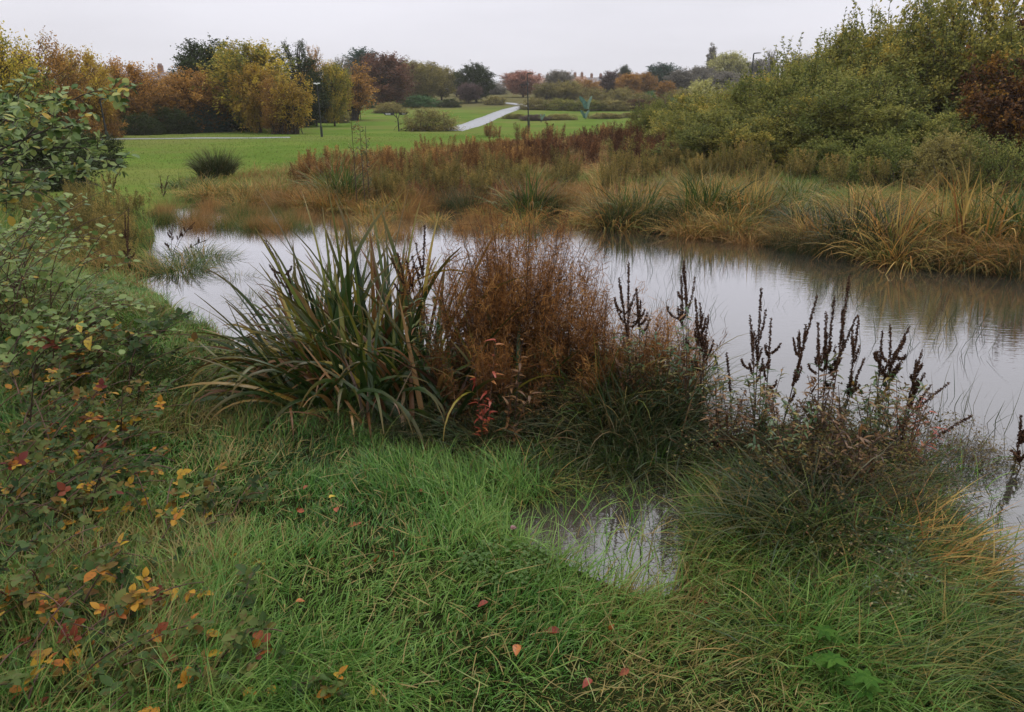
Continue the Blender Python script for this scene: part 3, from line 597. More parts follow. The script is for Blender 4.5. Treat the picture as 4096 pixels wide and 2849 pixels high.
# ------------------------------------------------------------------ houses, lamps, sign, sculptures
BRICK = plain("brick_wall", (.22, .12, .09), .8); SLATE = plain("slate_roof", (.16, .15, .17), .5); CLAY = plain("clay_roof", (.30, .19, .16), .7); GLASS = plain("window_glass", (.05, .055, .06), .1); RENDER = plain("pale_render", (.5, .47, .44), .8); FRAME = plain("white_frame", (.7, .7, .7), .5)
def house(px0, px1, ridge, eave, Y, roofm, wallm, label, chim=2, gable=False):
    a = at_y(px0, ridge, Y); b = at_y(px1, ridge, Y); e = at_y(px0, eave, Y)
    xc = (a[0] + b[0]) / 2; Wd = b[0] - a[0]; z = G1(xc, Y) ; hr = a[2] - z; he = e[2] - z; D = 7.0
    t = thing('house', label, 'house', (xc, Y + D / 2, z), 0)
    g = Geo(); box(g, (0, 0, he / 2 - .5), (Wd, D, he + 1)); link('wall', g.mesh('wall', wallm, False), t)
    g = Geo(); o = .35; ro = [(-D / 2 - o, he - .1), (0, hr), (D / 2 + o, he - .1), (D / 2 + o, he - .35), (0, hr - .3), (-D / 2 - o, he - .35)]
    ro = np.array(ro); n = 6; V = np.concatenate([np.stack([np.full(n, s * (Wd / 2 + .25)), ro[:, 0], ro[:, 1]], 1) for s in (-1, 1)])
    g.add(V, [(i, (i + 1) % n, n + (i + 1) % n, n + i) for i in range(n)] + [(0, 1, 4, 5), (1, 2, 3, 4), (6, 11, 10, 7), (7, 10, 9, 8)], .5, .5)
    r = link('roof', g.mesh('roof', roofm, False), t)
    for s in (-1, 1):
        gg = Geo(); gg.add(np.array([[s * (Wd / 2 - .01), -D / 2, he], [s * (Wd / 2 - .01), D / 2, he], [s * (Wd / 2 - .01), .05, hr - .3], [s * (Wd / 2 - .01), -.05, hr - .3]]), [(0, 1, 2, 3)], .5, .5)
        link('gable', gg.mesh('gable', wallm, False), t)
    for k in range(chim):
        g = Geo(); xx = -Wd / 2 + Wd * (k + .5) / chim; box(g, (xx, .0, hr + .35), (.9, .6, 1.5)); 
        for q in (-.25, .0, .25): box(g, (xx + q, 0, hr + 1.25), (.16, .16, .36))
        link('chimney', g.mesh('chimney', BRICK, False), r)
    nw = max(2, int(Wd / 3.2))
    for k in range(nw):
        for zz in (he * .3, he * .78):
            xx = -Wd / 2 + Wd * (k + .5) / nw
            f = Geo(); box(f, (xx, -D / 2 - .03, zz), (1.3, .08, 1.25)); fr = link('window', f.mesh('window', FRAME, False), t)
            g = Geo(); box(g, (xx - .3, -D / 2 - .075, zz), (.5, .03, 1.05)); box(g, (xx + .3, -D / 2 - .075, zz), (.5, .03, 1.05)); link('pane', g.mesh('pane', GLASS, False), fr)
house(410, 560, 288, 322, 140, SLATE, BRICK, 'brick house with grey slate roof above the orange-brown tree', 1)
house(566, 650, 284, 316, 142, SLATE, BRICK, 'brick house with slate roof, middle of the left terrace', 1)
house(656, 790, 287, 318, 139, SLATE, RENDER, 'pale house with slate roof beside the tall oak', 1)
house(2140, 2210, 309, 330, 270, CLAY, RENDER, 'distant house with pinkish roof behind the pink tree', 2)
house(2262, 2345, 304, 330, 265, CLAY, RENDER, 'distant house with pinkish roof and chimneys, right of the grey-brown tree', 3)
house(2352, 2425, 308, 332, 275, SLATE, RENDER, 'distant grey-roofed house behind the orange-olive tree', 2)

BLACK = plain("black_paint", (.012, .013, .013), .35); LENS = plain("lamp_lens", (.75, .76, .78), .2); MOSS = plain("mossy_black", (.016, .024, .012), .7)
def lamp(px, base, top, label, heads, lean=0.0, Y=None, r=.06, L_=.55):
    p = hit(px, base) if Y is None else np.array([(px - CX) / F * Y * CP, Y, 0]); p[2] = G1(p[0], p[1])
    h = float(at_y(px, top, p[1])[2]) - p[2]
    t = thing('street_lamp', label, 'street lamp', tuple(p)); t.rotation_euler = (0, lean, 0)
    g = Geo(); tubes(g, np.array([[[0, 0, z] for z in np.linspace(h * .2, h, 6)]]), r, r * .75, 10); link('pole', g.mesh('pole', BLACK), t)
    g = Geo(); tubes(g, np.array([[[0, 0, z] for z in np.linspace(-.1, h * .205, 4)]]), r * 1.9, r * 1.7, 10); tubes(g, np.array([[[0, 0, h * .205], [0, 0, h * .215]]]), r * 1.7, r * .9, 10); link('base', g.mesh('base', MOSS), t)
    for s in heads:
        g = Geo()
        V = np.array([[0, -.05, h - .02], [0, .05, h - .02], [0, .05, h + .07], [0, -.05, h + .07], [s * L_ * .45, -.1, h + .03], [s * L_ * .45, .1, h + .03], [s * L_ * .45, .1, h + .1], [s * L_ * .45, -.1, h + .1], [s * L_, -.07, h + .05], [s * L_, .07, h + .05], [s * L_, .07, h + .09], [s * L_, -.07, h + .09]])
        q = [(0, 1, 2, 3), (8, 11, 10, 9)]
        for k in (0, 4): q += [(k + i, k + (i + 1) % 4, k + 4 + (i + 1) % 4, k + 4 + i) for i in range(4)]
        g.add(V, q, .5, .5); hd = link('lamp_head', g.mesh('lamp_head', LENS if len(heads) > 1 else BLACK, False), t)  # twin heads painted pale, the look of sky caught on them
        g = Geo(); box(g, (s * L_ * .55, 0, h + .035), (L_ * .5, .12, .02)); link('lens', g.mesh('lens', LENS, False), hd)
lamp(1288, 548, 338, 'black street lamp with two pale heads before the golden trees', (-1, 1), R(-1.2), None, .045, .2)
lamp(2115, 514, 297, 'black street lamp with one arm beside the curving path', (1,), R(-2.2))
lamp(2994, 0, 216, 'tall black street lamp rising from behind the willow bank', (1,), 0, 62, .07)
lamp(431, 561, 400, 'thin dark lamp post half hidden by the round-leaved branches', (1,), R(-2))

def signpost():
    p = hit(1596, 526); Y = p[1]; s = Y * CP / F
    t = thing('signpost', 'forked wooden signpost with two black arrow boards on the lawn', 'signpost', tuple(p))
    hz = lambda py: float(at_y(1596, py, Y)[2]) - p[2]
    g = Geo(); tubes(g, np.array([[[0, 0, -.1], [-.02, 0, hz(500)], [-.05, 0, hz(476)]]]), .055, .05, 8); link('post', g.mesh('post', BLACK), t)
    for pts, nm in (([(-.05, 476), (-.30, 463), (-.38, 452), (-.42, 440), (-.6, 432)], 'fork'), ([(-.05, 476), (.02, 468), (.08, 458), (.10, 448)], 'fork'), ([(-.14, 470), (-.16, 460), (-.10, 448)], 'fork')):
        g = Geo(); tubes(g, np.array([[[a, 0, hz(b)] for a, b in pts]]), .04, .018, 6); link(nm, g.mesh(nm, BARK), t)
    for x0, x1, z0, z1, pt in ((-1.26, -.34, hz(462), hz(451), -1), (.12, .84, hz(460.5), hz(450), 1)):
        zm = z1 - z0; a, b = (x0, x1)
        out = [(a + .22, z0), (b, z0), (b, z1), (a, z1)] if pt < 0 else [(a, z0), (b - .22, z0), (b, z1), (a, z1)]
        g = Geo(); prism(g, out, -.09, -.05); bd = link('arrow_board', g.mesh('arrow_board', BLACK, False), t)
        g = Geo(); c = (a + b) / 2; wv = (b - a) * .42
        box(g, (c, -.094, z0 + zm * .68), (wv, .006, zm * .13)); box(g, (c, -.094, z0 + zm * .34), (wv, .006, zm * .13))
        if pt < 0: box(g, (c - wv / 2 + .02, -.094, (z0 + z1) / 2), (.04, .006, zm * .22))
        link('lettering', g.mesh('lettering', LENS, False), bd)
signpost()

VERD = plain("green_steel", (.05, .13, .10), .4, .2, .4, 5); VPALE = plain("pale_green_steel", (.13, .21, .16), .35, .2, .3, 5)
def butterfly(px, base, cy, wing_px, label, post=True, rz=0.0, op=(1.0, .5), tilt=0.0):
    p = hit(px, base); Y = p[1]; S = wing_px / F * Y * CP; zc = float(at_y(px, cy, Y)[2]) - p[2]
    t = thing('butterfly_sculpture', label, 'sculpture', tuple(p), rz)
    out = np.array([(0, -.42), (.22, -.62), (.42, -.56), (.50, -.38), (.46, -.22), (.60, -.14), (.78, .02), (.84, .20), (.98, .36), (1.0, .56), (.84, .60), (.56, .50), (.26, .28), (0, .10)]) * S
    for s, a, mt in ((-1, op[0], VERD), (1, op[1], VPALE)):
        g = Geo(); prism(g, out, -.02, .02); V = g.v[0]
        x, y, z = V[:, 0].copy(), V[:, 1].copy(), V[:, 2].copy()
        y = y + .12 * S * np.sin(x / S * 2.2)           # slight belly in the sheet
        X = x * math.cos(a) - y * math.sin(a); Yy = x * math.sin(a) + y * math.cos(a)
        g.v[0] = np.stack([s * X, Yy * .9, z + zc + np.abs(x) * .25], 1); link('wing', g.mesh('wing', mt, False), t)
    g = Geo(); tubes(g, np.array([[[0, 0, zc - .55 * S], [0, 0, zc - .2 * S], [0, 0, zc + .12 * S], [0, -.02, zc + .25 * S]]]), .05 * S, .08 * S, 8); link('body', g.mesh('body', VPALE), t)
    for s in (-1, 1):
        g = Geo(); tubes(g, np.array([[[0, 0, zc + .2 * S], [s * .08 * S, -.05, zc + .42 * S], [s * .2 * S, -.1, zc + .55 * S]]]), .018 * S + .008, .012, 5); link('antenna', g.mesh('antenna', VPALE), t)
    g = Geo(); tubes(g, np.array([[[0, .03, -.15], [0, .03, zc - .1 * S]]]), .05, .045, 8); link('pole', g.mesh('pole', BLACK), t)
butterfly(2350, 468, 416, 36, 'tall green steel butterfly sculpture raised on a black pole', rz=.1, op=(.2, .85))
butterfly(2341, 478, 460, 23, 'smaller green steel butterfly sculpture low beside the pole', rz=.05, op=(.4, .6))
butterfly(2164, 490, 471, 17, 'small green steel butterfly sculpture nearest the middle lamp', rz=-.5, op=(.9, .3))

# ------------------------------------------------------------------ near plants: materials
GRASS = plant_mat("grass_blade", [(0, (.010, .035, .006)), (.25, (.030, .100, .014)), (.55, (.078, .195, .030)), (.84, (.18, .285, .06)), (.90, (.17, .135, .04)), (1, (.30, .22, .08))], tip=(.14, .15, .04), tip_at=(.55, 1.6), rough=.34, trans=.2, spec=.24)
LAWN = plant_mat("lawn_blade", [(0, (.060, .100, .020)), (.5, (.092, .140, .030)), (.75, (.14, .155, .042)), (1, (.22, .18, .065))], rough=.8, trans=.3, spec=0)
ROUGH = plant_mat("rough_grass_blade", [(0, (0.061, 0.135, 0.034)), (.22, (0.121, 0.203, 0.047)), (.42, (0.230, 0.230, 0.068)), (.6, (0.324, 0.216, 0.081)), (.8, (0.270, 0.128, 0.054)), (1, (0.149, 0.068, 0.041))], rough=.6, trans=.3, spec=.05)
SEDGE = {
 'green': plant_mat("green_sedge_blade", [(0, (.016, .036, .009)), (.4, (.05, .095, .017)), (.62, (.11, .135, .028)), (.8, (.22, .17, .045)), (1, (.30, .17, .06))], tip=(.22, .16, .05), tip_at=(.7, 1.5), rough=.38, trans=.25, spec=.2),
 'straw': plant_mat("straw_sedge_blade", [(0, (.045, .062, .016)), (.25, (.13, .15, .038)), (.5, (.44, .30, .09)), (.72, (.42, .21, .055)), (.88, (.17, .07, .025)), (1, (.07, .035, .015))], tip=(.20, .10, .035), tip_at=(.6, 1.4), rough=.5, trans=.3, spec=.12),
 'dark':  plant_mat("dark_sedge_blade", [(0, (.014, .026, .011)), (.5, (.032, .055, .018)), (.8, (.07, .06, .022)), (1, (.14, .08, .035))], tip=(.12, .075, .03), tip_at=(.6, 1.4), rough=.42, trans=.25, spec=.2),
 'rusty': plant_mat("rusty_sedge_blade", [(0, (0.095, 0.068, 0.027)), (.5, (0.257, 0.135, 0.047)), (1, (0.405, 0.230, 0.081))], rough=.5, trans=.3, spec=.12),
}
IRIS = plant_mat("iris_leaf", [(0, (.012, .026, .006)), (.45, (.032, .062, .012)), (.62, (.095, .12, .022)), (.78, (.26, .20, .03)), (.90, (.15, .06, .02)), (1, (.055, .024, .013))], tip=(.16, .085, .02), tip_at=(.6, 1.25), rough=.3, trans=.22, spec=.3)
DEADIRIS = plant_mat("withered_iris_leaf", [(0, (.045, .022, .014)), (.5, (.13, .055, .02)), (.8, (.24, .13, .035)), (1, (.20, .15, .10))], rough=.4, trans=.2, spec=.4)
DOCKSEED = plant_mat("dock_seed", [(0, (.028, .015, .011)), (1, (.13, .065, .035))], rough=.65, trans=.15, spec=.1)
DOCKSTEM = plant_mat("dock_stem", [(0, (.03, .018, .013)), (1, (.085, .045, .026))], rough=.5, trans=0)
HERBLEAF = plant_mat("willowherb_leaf", [(0, (.035, .075, .03)), (.5, (.07, .12, .035)), (.75, (.24, .19, .05)), (1, (.22, .09, .03))], rough=.4, trans=.35)
REDLEAF = plant_mat("red_loosestrife_leaf", [(0, (.30, .05, .03)), (.6, (.42, .09, .05)), (1, (.42, .20, .05))], rough=.4, trans=.35)
RUSTLEAF = plant_mat("withered_herb_leaf", [(0, (.05, .025, .014)), (.5, (.13, .06, .022)), (1, (.23, .12, .04))], rough=.5, trans=.3)
FLUFF = plant_mat("rusty_seed_pod", [(0, (.085, .037, .014)), (.5, (.27, .118, .036)), (1, (.52, .28, .09))], rough=.6, trans=.4, spec=.08)
BROWNSTALK = plant_mat("brown_stalk_leaf", [(0, (0.068, 0.036, 0.018)), (.4, (0.182, 0.092, 0.036)), (.75, (0.338, 0.182, 0.061)), (1, (0.513, 0.311, 0.101))], rough=.6, trans=.35, spec=.1, vary=.3)
BRAMBLE = plant_mat("bramble_leaf", [(0, (.016, .034, .011)), (.42, (.042, .078, .020)), (.68, (.095, .115, .028)), (.76, (.15, .075, .022)), (.82, (.36, .23, .025)), (.92, (.32, .12, .02)), (.96, (.20, .05, .02)), (1, (.12, .025, .02))], rough=.42, trans=.3, spec=.12, blotch=((.09, .045, .02), 60), vary=.1)
SALLOW = plant_mat("round_sallow_leaf", [(0, (.05, .095, .028)), (.5, (.14, .205, .058)), (.93, (.26, .31, .10)), (.97, (.38, .28, .04)), (1, (.42, .28, .05))], rough=.42, trans=.35, spec=.25, vary=.05)
DEADLEAF = plant_mat("fallen_red_leaf", [(0, (.14, .02, .014)), (.5, (.24, .06, .02)), (.8, (.34, .13, .025)), (1, (.42, .30, .03))], rough=.35, trans=.1, vary=.2, spec=.25, blotch=((.06, .025, .012), 5))
PALMATE = plant_mat("palmate_leaf", [(0, (.03, .085, .012)), (1, (.07, .145, .022))], rough=.6, trans=.35, spec=.05)
CLOVER = plant_mat("clover_leaf", [(0, (.05, .11, .022)), (1, (.11, .17, .05))], rough=.5, trans=.3, spec=.2)
PINK = plant_mat("clover_petal", [(0, (.38, .18, .22)), (1, (.55, .36, .38))], rough=.6, trans=.3)
DEADWEED = plant_mat("dead_weed_leaf", [(0, (.028, .02, .009)), (.4, (.075, .055, .02)), (.7, (.13, .085, .03)), (1, (.10, .12, .035))], rough=.6, trans=.25, spec=.05)

# ------------------------------------------------------------------ grass (uncountable)
def in_view(x, y, m=.35): return (np.abs(x) < .735 * y + m)
def scatter(rng, n, y0, y1, pw=1.0):
    """points inside the wedge of ground in view, density falling as 1/y**pw"""
    y = rng.uniform(0, 1, n)
    e = 2 - pw
    y = (y0 ** e + y * (y1 ** e - y0 ** e)) ** (1 / e) if e > .01 else y0 * (y1 / y0) ** y
    return rng.uniform(-1, 1, n) * (.74 * y + .35), y
TROD = plane_pt(*np.array([(700,1480),(880,1620),(1000,1760),(1150,1880),(1330,2010),(1480,2120),(1700,2280),(1880,2420),(2050,2560),(2150,2760)]).T, .08)[:, :2]
def trod(x, y):
    q = np.stack([x, y], 1); d = np.min(np.linalg.norm(q[:, None] - np.stack([np.interp(np.linspace(0, 9, 60), range(10), TROD[:, i]) for i in (0, 1)], 1)[None], axis=2), 1)
    return np.clip(1.25 - d / .38, 0, 1) * (.35 + .65 * smooth((fbm(q * 3.1, 71) - .36) * 5))
def meadow():
    rng = rngf(7); g = Geo()
    nc = 42000; x, y = scatter(rng, nc, 1.45, 8.2, .9); k = 5
    ox = rng.normal(0, .028, (nc, k)); oy = rng.normal(0, .028, (nc, k))
    X = (x[:, None] + ox).ravel(); Y = (y[:, None] + oy).ravel()
    q = np.stack([x, y], 1)
    flow = fbm(q * .9, 31) * 9 + 2.2
    tuft = fbm(q * 1.7, 33); tone = fbm(q * .8, 35); dead = np.clip(smooth((fbm(q * 1.5, 37) - .58) * 6) + .75 * smooth((-x - .55 - .12 * y) / .5) * smooth((fbm(q * 2.6, 39) - .34) * 5), 0, 1.3)
    tr = trod(x, y)
    rep = lambda a: np.repeat(a, k)
    s = pond_sd(X, Y); z = ground(X, Y, s)
    keep = (s > -.02) | ((s > -.35) & (rng.uniform(0, 1, len(X)) < .10))
    n = len(X)
    az = rep(flow) + rng.normal(0, 1.15, n)
    ln = rep(.055 + .16 * smooth((tuft - .25) * 1.8)) * rng.uniform(.6, 1.35, n) * (1 - .55 * rep(tr))
    lean = np.clip(rng.normal(.55, .35, n), 0, 1.4); curl = rng.uniform(.3, 1.7, n)
    ti = np.clip(.75 * rep(tone) - .12 - .34 * rep(tr) + .25 * rep(rng.uniform(0, 1, nc)) + rng.uniform(-.05, .42, n), 0, .83)
    dd = rng.uniform(0, 1, n) < (.05 + .58 * rep(dead) + .16 * rep(tr)); ti[dd] = rng.uniform(.84, 1, dd.sum())
    wd = rng.uniform(.0028, .0064, n) * (.8 + .5 * rep(tuft)) * (1 + .07 * Y)
    a = keep
    blades(g, rng, np.stack([X, Y, np.maximum(z, -.03) - .005], 1)[a], az[a], ln[a], wd[a], lean[a], curl[a], 5, ti[a])
    m = 5000; x, y = scatter(rng, m, 1.45, 7.5, .9); s2 = pond_sd(x, y); k2 = s2 > 0; x, y = x[k2], y[k2]; m = len(x)      # flattened thatch
    blades(g, rng, np.stack([x, y, ground(x, y, s2[k2]) + rng.uniform(.005, .07, m)], 1), rng.uniform(0, 6.3, m), rng.uniform(.06, .2, m), rng.uniform(.003, .006, m), rng.uniform(1.2, 1.7, m), rng.normal(.1, .25, m), 4, rng.uniform(.86, 1, m))
    o = link('meadow_grass', g.mesh('meadow_grass', GRASS)); tag(o, 'long wet green grass of the near bank, with dead straw through it', 'grass', kind='stuff')
meadow()
def bank_grass():
    rng = rngf(8); g = Geo()
    x, y = scatter(rng, 150000, 7.5, 44, 1.5)
    q = np.stack([x, y], 1); b = brownness(x, y); s = pond_sd(x, y)
    left = smooth((-x - 1.2) / 1.5) * smooth((15 - y) / 3) 
    rough = np.maximum(b, left * .9)
    keep = (s > -.05) & (rng.uniform(0, 1, len(x)) < rough)
    x, y, q, b, s = x[keep], y[keep], q[keep], b[keep], s[keep]; n = len(x)
    z = ground(x, y, s); zone = fbm(q * .35, 51); fine = fbm(q * 1.3, 53)
    right = smooth((x - .5 - .12 * y) / 3.0)
    ti = np.clip(.62 + .9 * (zone - .5) + .5 * (fine - .5) - .30 * right + rng.normal(0, .13, n), 0, 1)
    ti = np.where(x < -2.5, np.clip(ti - .25, 0, 1), ti)
    ln = rng.uniform(.16, .42, n) * (.6 + .8 * fine); az = fbm(q * .5, 55) * 12 + rng.normal(0, .8, n)
    blades(g, rng, np.stack([x, y, z - .02], 1), az, ln, .0045 + .0006 * y * rng.uniform(.6, 1.4, n), np.clip(rng.normal(.45, .3, n), 0, 1.3), rng.uniform(.3, 1.8, n), 3, ti)
    tag(link('rough_grass', g.mesh('rough_grass', ROUGH)), 'rough brown and green autumn grass on the banks round the pond', 'grass', kind='stuff')
bank_grass()
def lawn():
    rng = rngf(9); g = Geo()
    x, y = scatter(rng, 120000, 8, 60, 1.6); q = np.stack([x, y], 1)
    s = pond_sd(x, y); keep = (s > .1) & (rng.uniform(0, 1, len(x)) < 1 - brownness(x, y)); x, y, q = x[keep], y[keep], q[keep]; n = len(x)
    ti = np.clip(fbm(q * .25, 61) + rng.normal(0, .12, n), 0, 1)
    blades(g, rng, np.stack([x, y, ground(x, y, s[keep]) - .01], 1), rng.uniform(0, 6.3, n), rng.uniform(.03, .08, n), .004 + .0005 * y, rng.uniform(.1, .7, n), rng.uniform(.2, 1.0, n), 2, ti)
    tag(link('lawn_grass', g.mesh('lawn_grass', LAWN)), 'short mown green lawn grass beyond the pond', 'grass', kind='stuff')
lawn()

# ------------------------------------------------------------------ plant builders
def blob(rng, n, rx, ry):
    a = rng.uniform(0, 2 * np.pi, n); r = np.sqrt(rng.uniform(0, 1, n)); return np.stack([np.cos(a) * r * rx, np.sin(a) * r * ry], 1), r, a
def sedge_mesh(seed, n, rad, L0, L1, W, lean_out=.6, curl=(.4, 1.9), seg=6, fold=0, one=False):
    rng = rngf(seed); g = Geo(); xy, r, a = blob(rng, n, rad, rad)
    if one: a = rng.normal(0, .45, n)
    blades(g, rng, np.c_[xy, np.full(n, -.03)], a + rng.normal(0, .7, n), rng.uniform(L0, L1, n), W * rng.uniform(.6, 1.3, n), np.abs(r * lean_out + rng.normal(0, .15, n)), rng.uniform(*curl, n), seg, np.clip(rng.beta(1.4, 1.6, n), 0, 1), fold=fold)
    return g.mesh('blades', SEDGE['green'])
SM = {'droop': sedge_mesh(101, 330, .28, .28, .85, .0125, .75, (.5, 2.6), 7), 'droop2': sedge_mesh(102, 400, .32, .2, .62, .0105, .85, (.3, 2.4), 7),
      'up': sedge_mesh(103, 260, .22, .35, .85, .011, .45, (.1, 1.1), 5), 'up2': sedge_mesh(104, 300, .34, .2, .8, .012, .7, (.1, 2.0), 6),
      'flag': sedge_mesh(105, 120, .3, .4, 1.0, .028, .55, (.1, 1.9), 7), 'fine': sedge_mesh(106, 420, .26, .25, .65, .006, .4, (.05, .6), 4),
      'reed': sedge_mesh(107, 16, .34, .12, .5, .006, .5, (.0, .5), 3), 'flop': sedge_mesh(108, 230, .34, .25, .8, .0135, .7, (.6, 1.9), 9, 0, True)}
def sedge(kind, mat, x, y, s, label, group, h=1.0, rz=None, name='sedge_tussock', cat='sedge', z=None):
    zz = max(G1(x, y), -.06) if z is None else z
    t = thing(name, label, cat, (x, y, zz), (x * 7.3 + y * 3.1) % 6.28 if rz is None else rz, (s, s, s * h), group)
    link('leaves' if kind in ('reed', 'flag', 'fine') else 'blades', SM[kind], t, SEDGE[mat]); return t  # in the reed mesh this part is thin separate stems

def iris(name, label, px, py, rx, ry, n, ndead, L0, L1, lean_out, az0=None, azs=.7, arch=.3, seed=1, W=.026, group=None):
    p = hit(px, py); rng = rngf(seed)
    t = thing(name, label, 'iris', (p[0], p[1], max(p[2], -.05)), 0, group=group)
    for part, m, mat in (('leaves', n, IRIS), ('dead_leaves', ndead, DEADIRIS)):
        if not m: continue
        g = Geo(); xy, r, a = blob(rng, m, rx, ry)
        az = a + rng.normal(0, azs, m)
        if az0 is not None:
            k = rng.uniform(0, 1, m) < .72; az[k] = az0 + rng.normal(0, azs, k.sum())
        ar = rng.uniform(0, 1, m) < arch
        ln = rng.uniform(L0, L1, m) * (1.0 if part == 'leaves' else .8)
        curl = np.where(ar, rng.uniform(1.2, 2.6, m), rng.uniform(.08, .95, m))
        blades(g, rng, np.c_[xy, np.full(m, -.05)], az, ln, W * rng.uniform(.65, 1.25, m), np.clip(np.abs(r * lean_out + rng.normal(0, .14, m)), 0, 1.1), curl, 11, np.clip(rng.beta(1.3, 2.0, m) if part == 'leaves' else rng.uniform(0, 1, m), 0, 1), yaw=.95, tipp=.55, side=.06, fold=.18, p=1.7)
        link(part, g.mesh(part, mat), t)
    return t

def spike_geo(g, rng, P, frac, dens, rad, leafL=.0095):
    """seed clusters packed round the top part of each path"""
    n, K_, _ = P.shape
    if n == 0: return
    m = dens; t = 1 - rng.uniform(0, 1, (n, m)) ** .9 * np.broadcast_to(frac, (n,))[:, None]
    f = t * (K_ - 1); k = np.clip(f.astype(int), 0, K_ - 2); fr = (f - k)[..., None]; ii = np.arange(n)[:, None]
    c = P[ii, k] * (1 - fr) + P[ii, k + 1] * fr
    rad = rad * .45; lumpy = .55 + .6 * np.sin(t * 95 + np.arange(n)[:, None])
    rr = rad * (1.15 - .75 * (t - (1 - np.broadcast_to(frac, (n,))[:, None])) / np.broadcast_to(frac, (n,))[:, None]) * lumpy
    d = rdir(rng, n * m); pos = c.reshape(-1, 3) + d * (rr.ravel() * rng.uniform(.1, .8, n * m))[:, None]
    leaves(g, pos, d + rdir(rng, n * m) * .5, rdir(rng, n * m), leafL * rng.uniform(.7, 1.4, n * m), leafL * .85, np.clip(rng.normal(.45, .25, n * m), 0, 1))
def path_to(base, tip, rng, K=9, bow=.05):
    base, tip = np.asarray(base, float), np.asarray(tip, float); d = tip - base
    mid = base + d * .5 + np.array([-.25 * d[0], -.25 * d[1], .12 * np.linalg.norm(d[:2])]) + rng.normal(0, bow, 3) * np.linalg.norm(d) * .4
    P = bez(base[None], mid[None], tip[None], K)[0]; return P

def dock(label, px, py, tips, seed, spike=.34, rad=.015, side=4, leafm=HERBLEAF, nleaf=90, leafL=.075, group=None, name='dock_plant', Y=None):
    """a standing dead dock or loosestrife: stems rise to each tip and end in a packed seed spike"""
    rng = rngf(seed); p = hit(px, py)
    if p[2] < -.02: p[2] = -.02
    t = thing(name, label, 'dock', tuple(p), 0, group=group); lg = Geo()
    for i, tp in enumerate(tips):
        (qx, qy), sp = tp
        tip = at_y(qx, qy, p[1] + rng.normal(0, .07)) - p
        b = np.array([rng.normal(0, .025), rng.normal(0, .025), -.05])
        P = path_to(b, tip, rng)[None]
        Ls = np.linalg.norm(tip)
        g = Geo(); tubes(g, P, .0045, .0016, 5, rng.uniform(0, 1)); stem = link('stem', g.mesh('stem', DOCKSTEM), t)
        g = Geo(); spike_geo(g, rng, P, sp, int(360 * Ls * sp / .3), rad)
        for _ in range(side):                # side spikes off the main one
            k = rng.uniform(1 - sp * 1.5, 1 - sp * .6); f = np.clip(k * 8, 0, 7.99); j = int(f); o = P[0, j] * (1 - f + j) + P[0, j + 1] * (f - j)
            dv = norm(P[0, j + 1] - P[0, j]); l2 = Ls * rng.uniform(.10, .2); d2 = norm(dv * .7 + rdir(rng, 1)[0] * .9)
            S = bez(o[None], (o + d2 * l2 * .5)[None], (o + d2 * l2 * .6 + np.array([0, 0, l2 * .5]))[None], 6)
            tubes(g, S, .002, .001, 3, .5); spike_geo(g, rng, S, .85, int(150), rad * .75)
        link('seed_spike', g.mesh('seed_spike', DOCKSEED), stem)
        m = max(6, nleaf // len(tips)); f = rng.uniform(.15, max(.3, 1 - sp), m) * 8; j = f.astype(int); pos = P[0, j] * (1 - (f - j))[:, None] + P[0, j + 1] * (f - j)[:, None]
        d = norm(rdir(rng, m) * [1, 1, .3] + np.array([0, 0, .25]))
        leaves(lg, pos, d, np.tile([0, 0, 1.], (m, 1)) + rdir(rng, m) * .3, leafL * rng.uniform(.5, 1.2, m), leafL * .2, rng.uniform(0, 1, m), 2, .35, .15, 'lance')
    link('leaves', lg.mesh('leaves', leafm), t)
    return t

# ------------------------------------------------------------------ iris bed in the middle of the pond's near edge
iris('iris_clump', 'iris clump arching over to the left with long pale shining leaves', 1310, 1580, .42, .32, 175, 30, .6, .98, .85, math.pi + .35, .6, .75, 201, .034)
iris('iris_clump', 'tallest iris clump with upright dark green sword leaves', 1530, 1500, .42, .3, 70, 22, .95, 1.42, .40, 1.9, 1.0, .10, 202, .046)
iris('iris_clump', 'dark iris clump leaning left with withered brown leaves, behind the arching one', 1300, 1440, .45, .3, 85, 55, .65, 1.0, .6, 2.7, .7, .2, 203, .038)
iris('iris_clump', 'iris clump at the front of the bed with bent brown-tipped leaves', 1520, 1640, .55, .3, 85, 55, .55, 1.0, .7, 2.8, 1.0, .35, 204, .034)
iris('iris_clump', 'few yellow-edged iris leaves standing before the rusty willowherb', 1930, 1640, .28, .2, 20, 12, .6, 1.0, .4, 2.2, .7, .15, 205, .032)
iris('iris_clump', 'small brown iris clump at the right end of the bed by the open water', 2610, 1530, .3, .2, 16, 18, .35, .7, .6, .8, .8, .2, 206, .018)

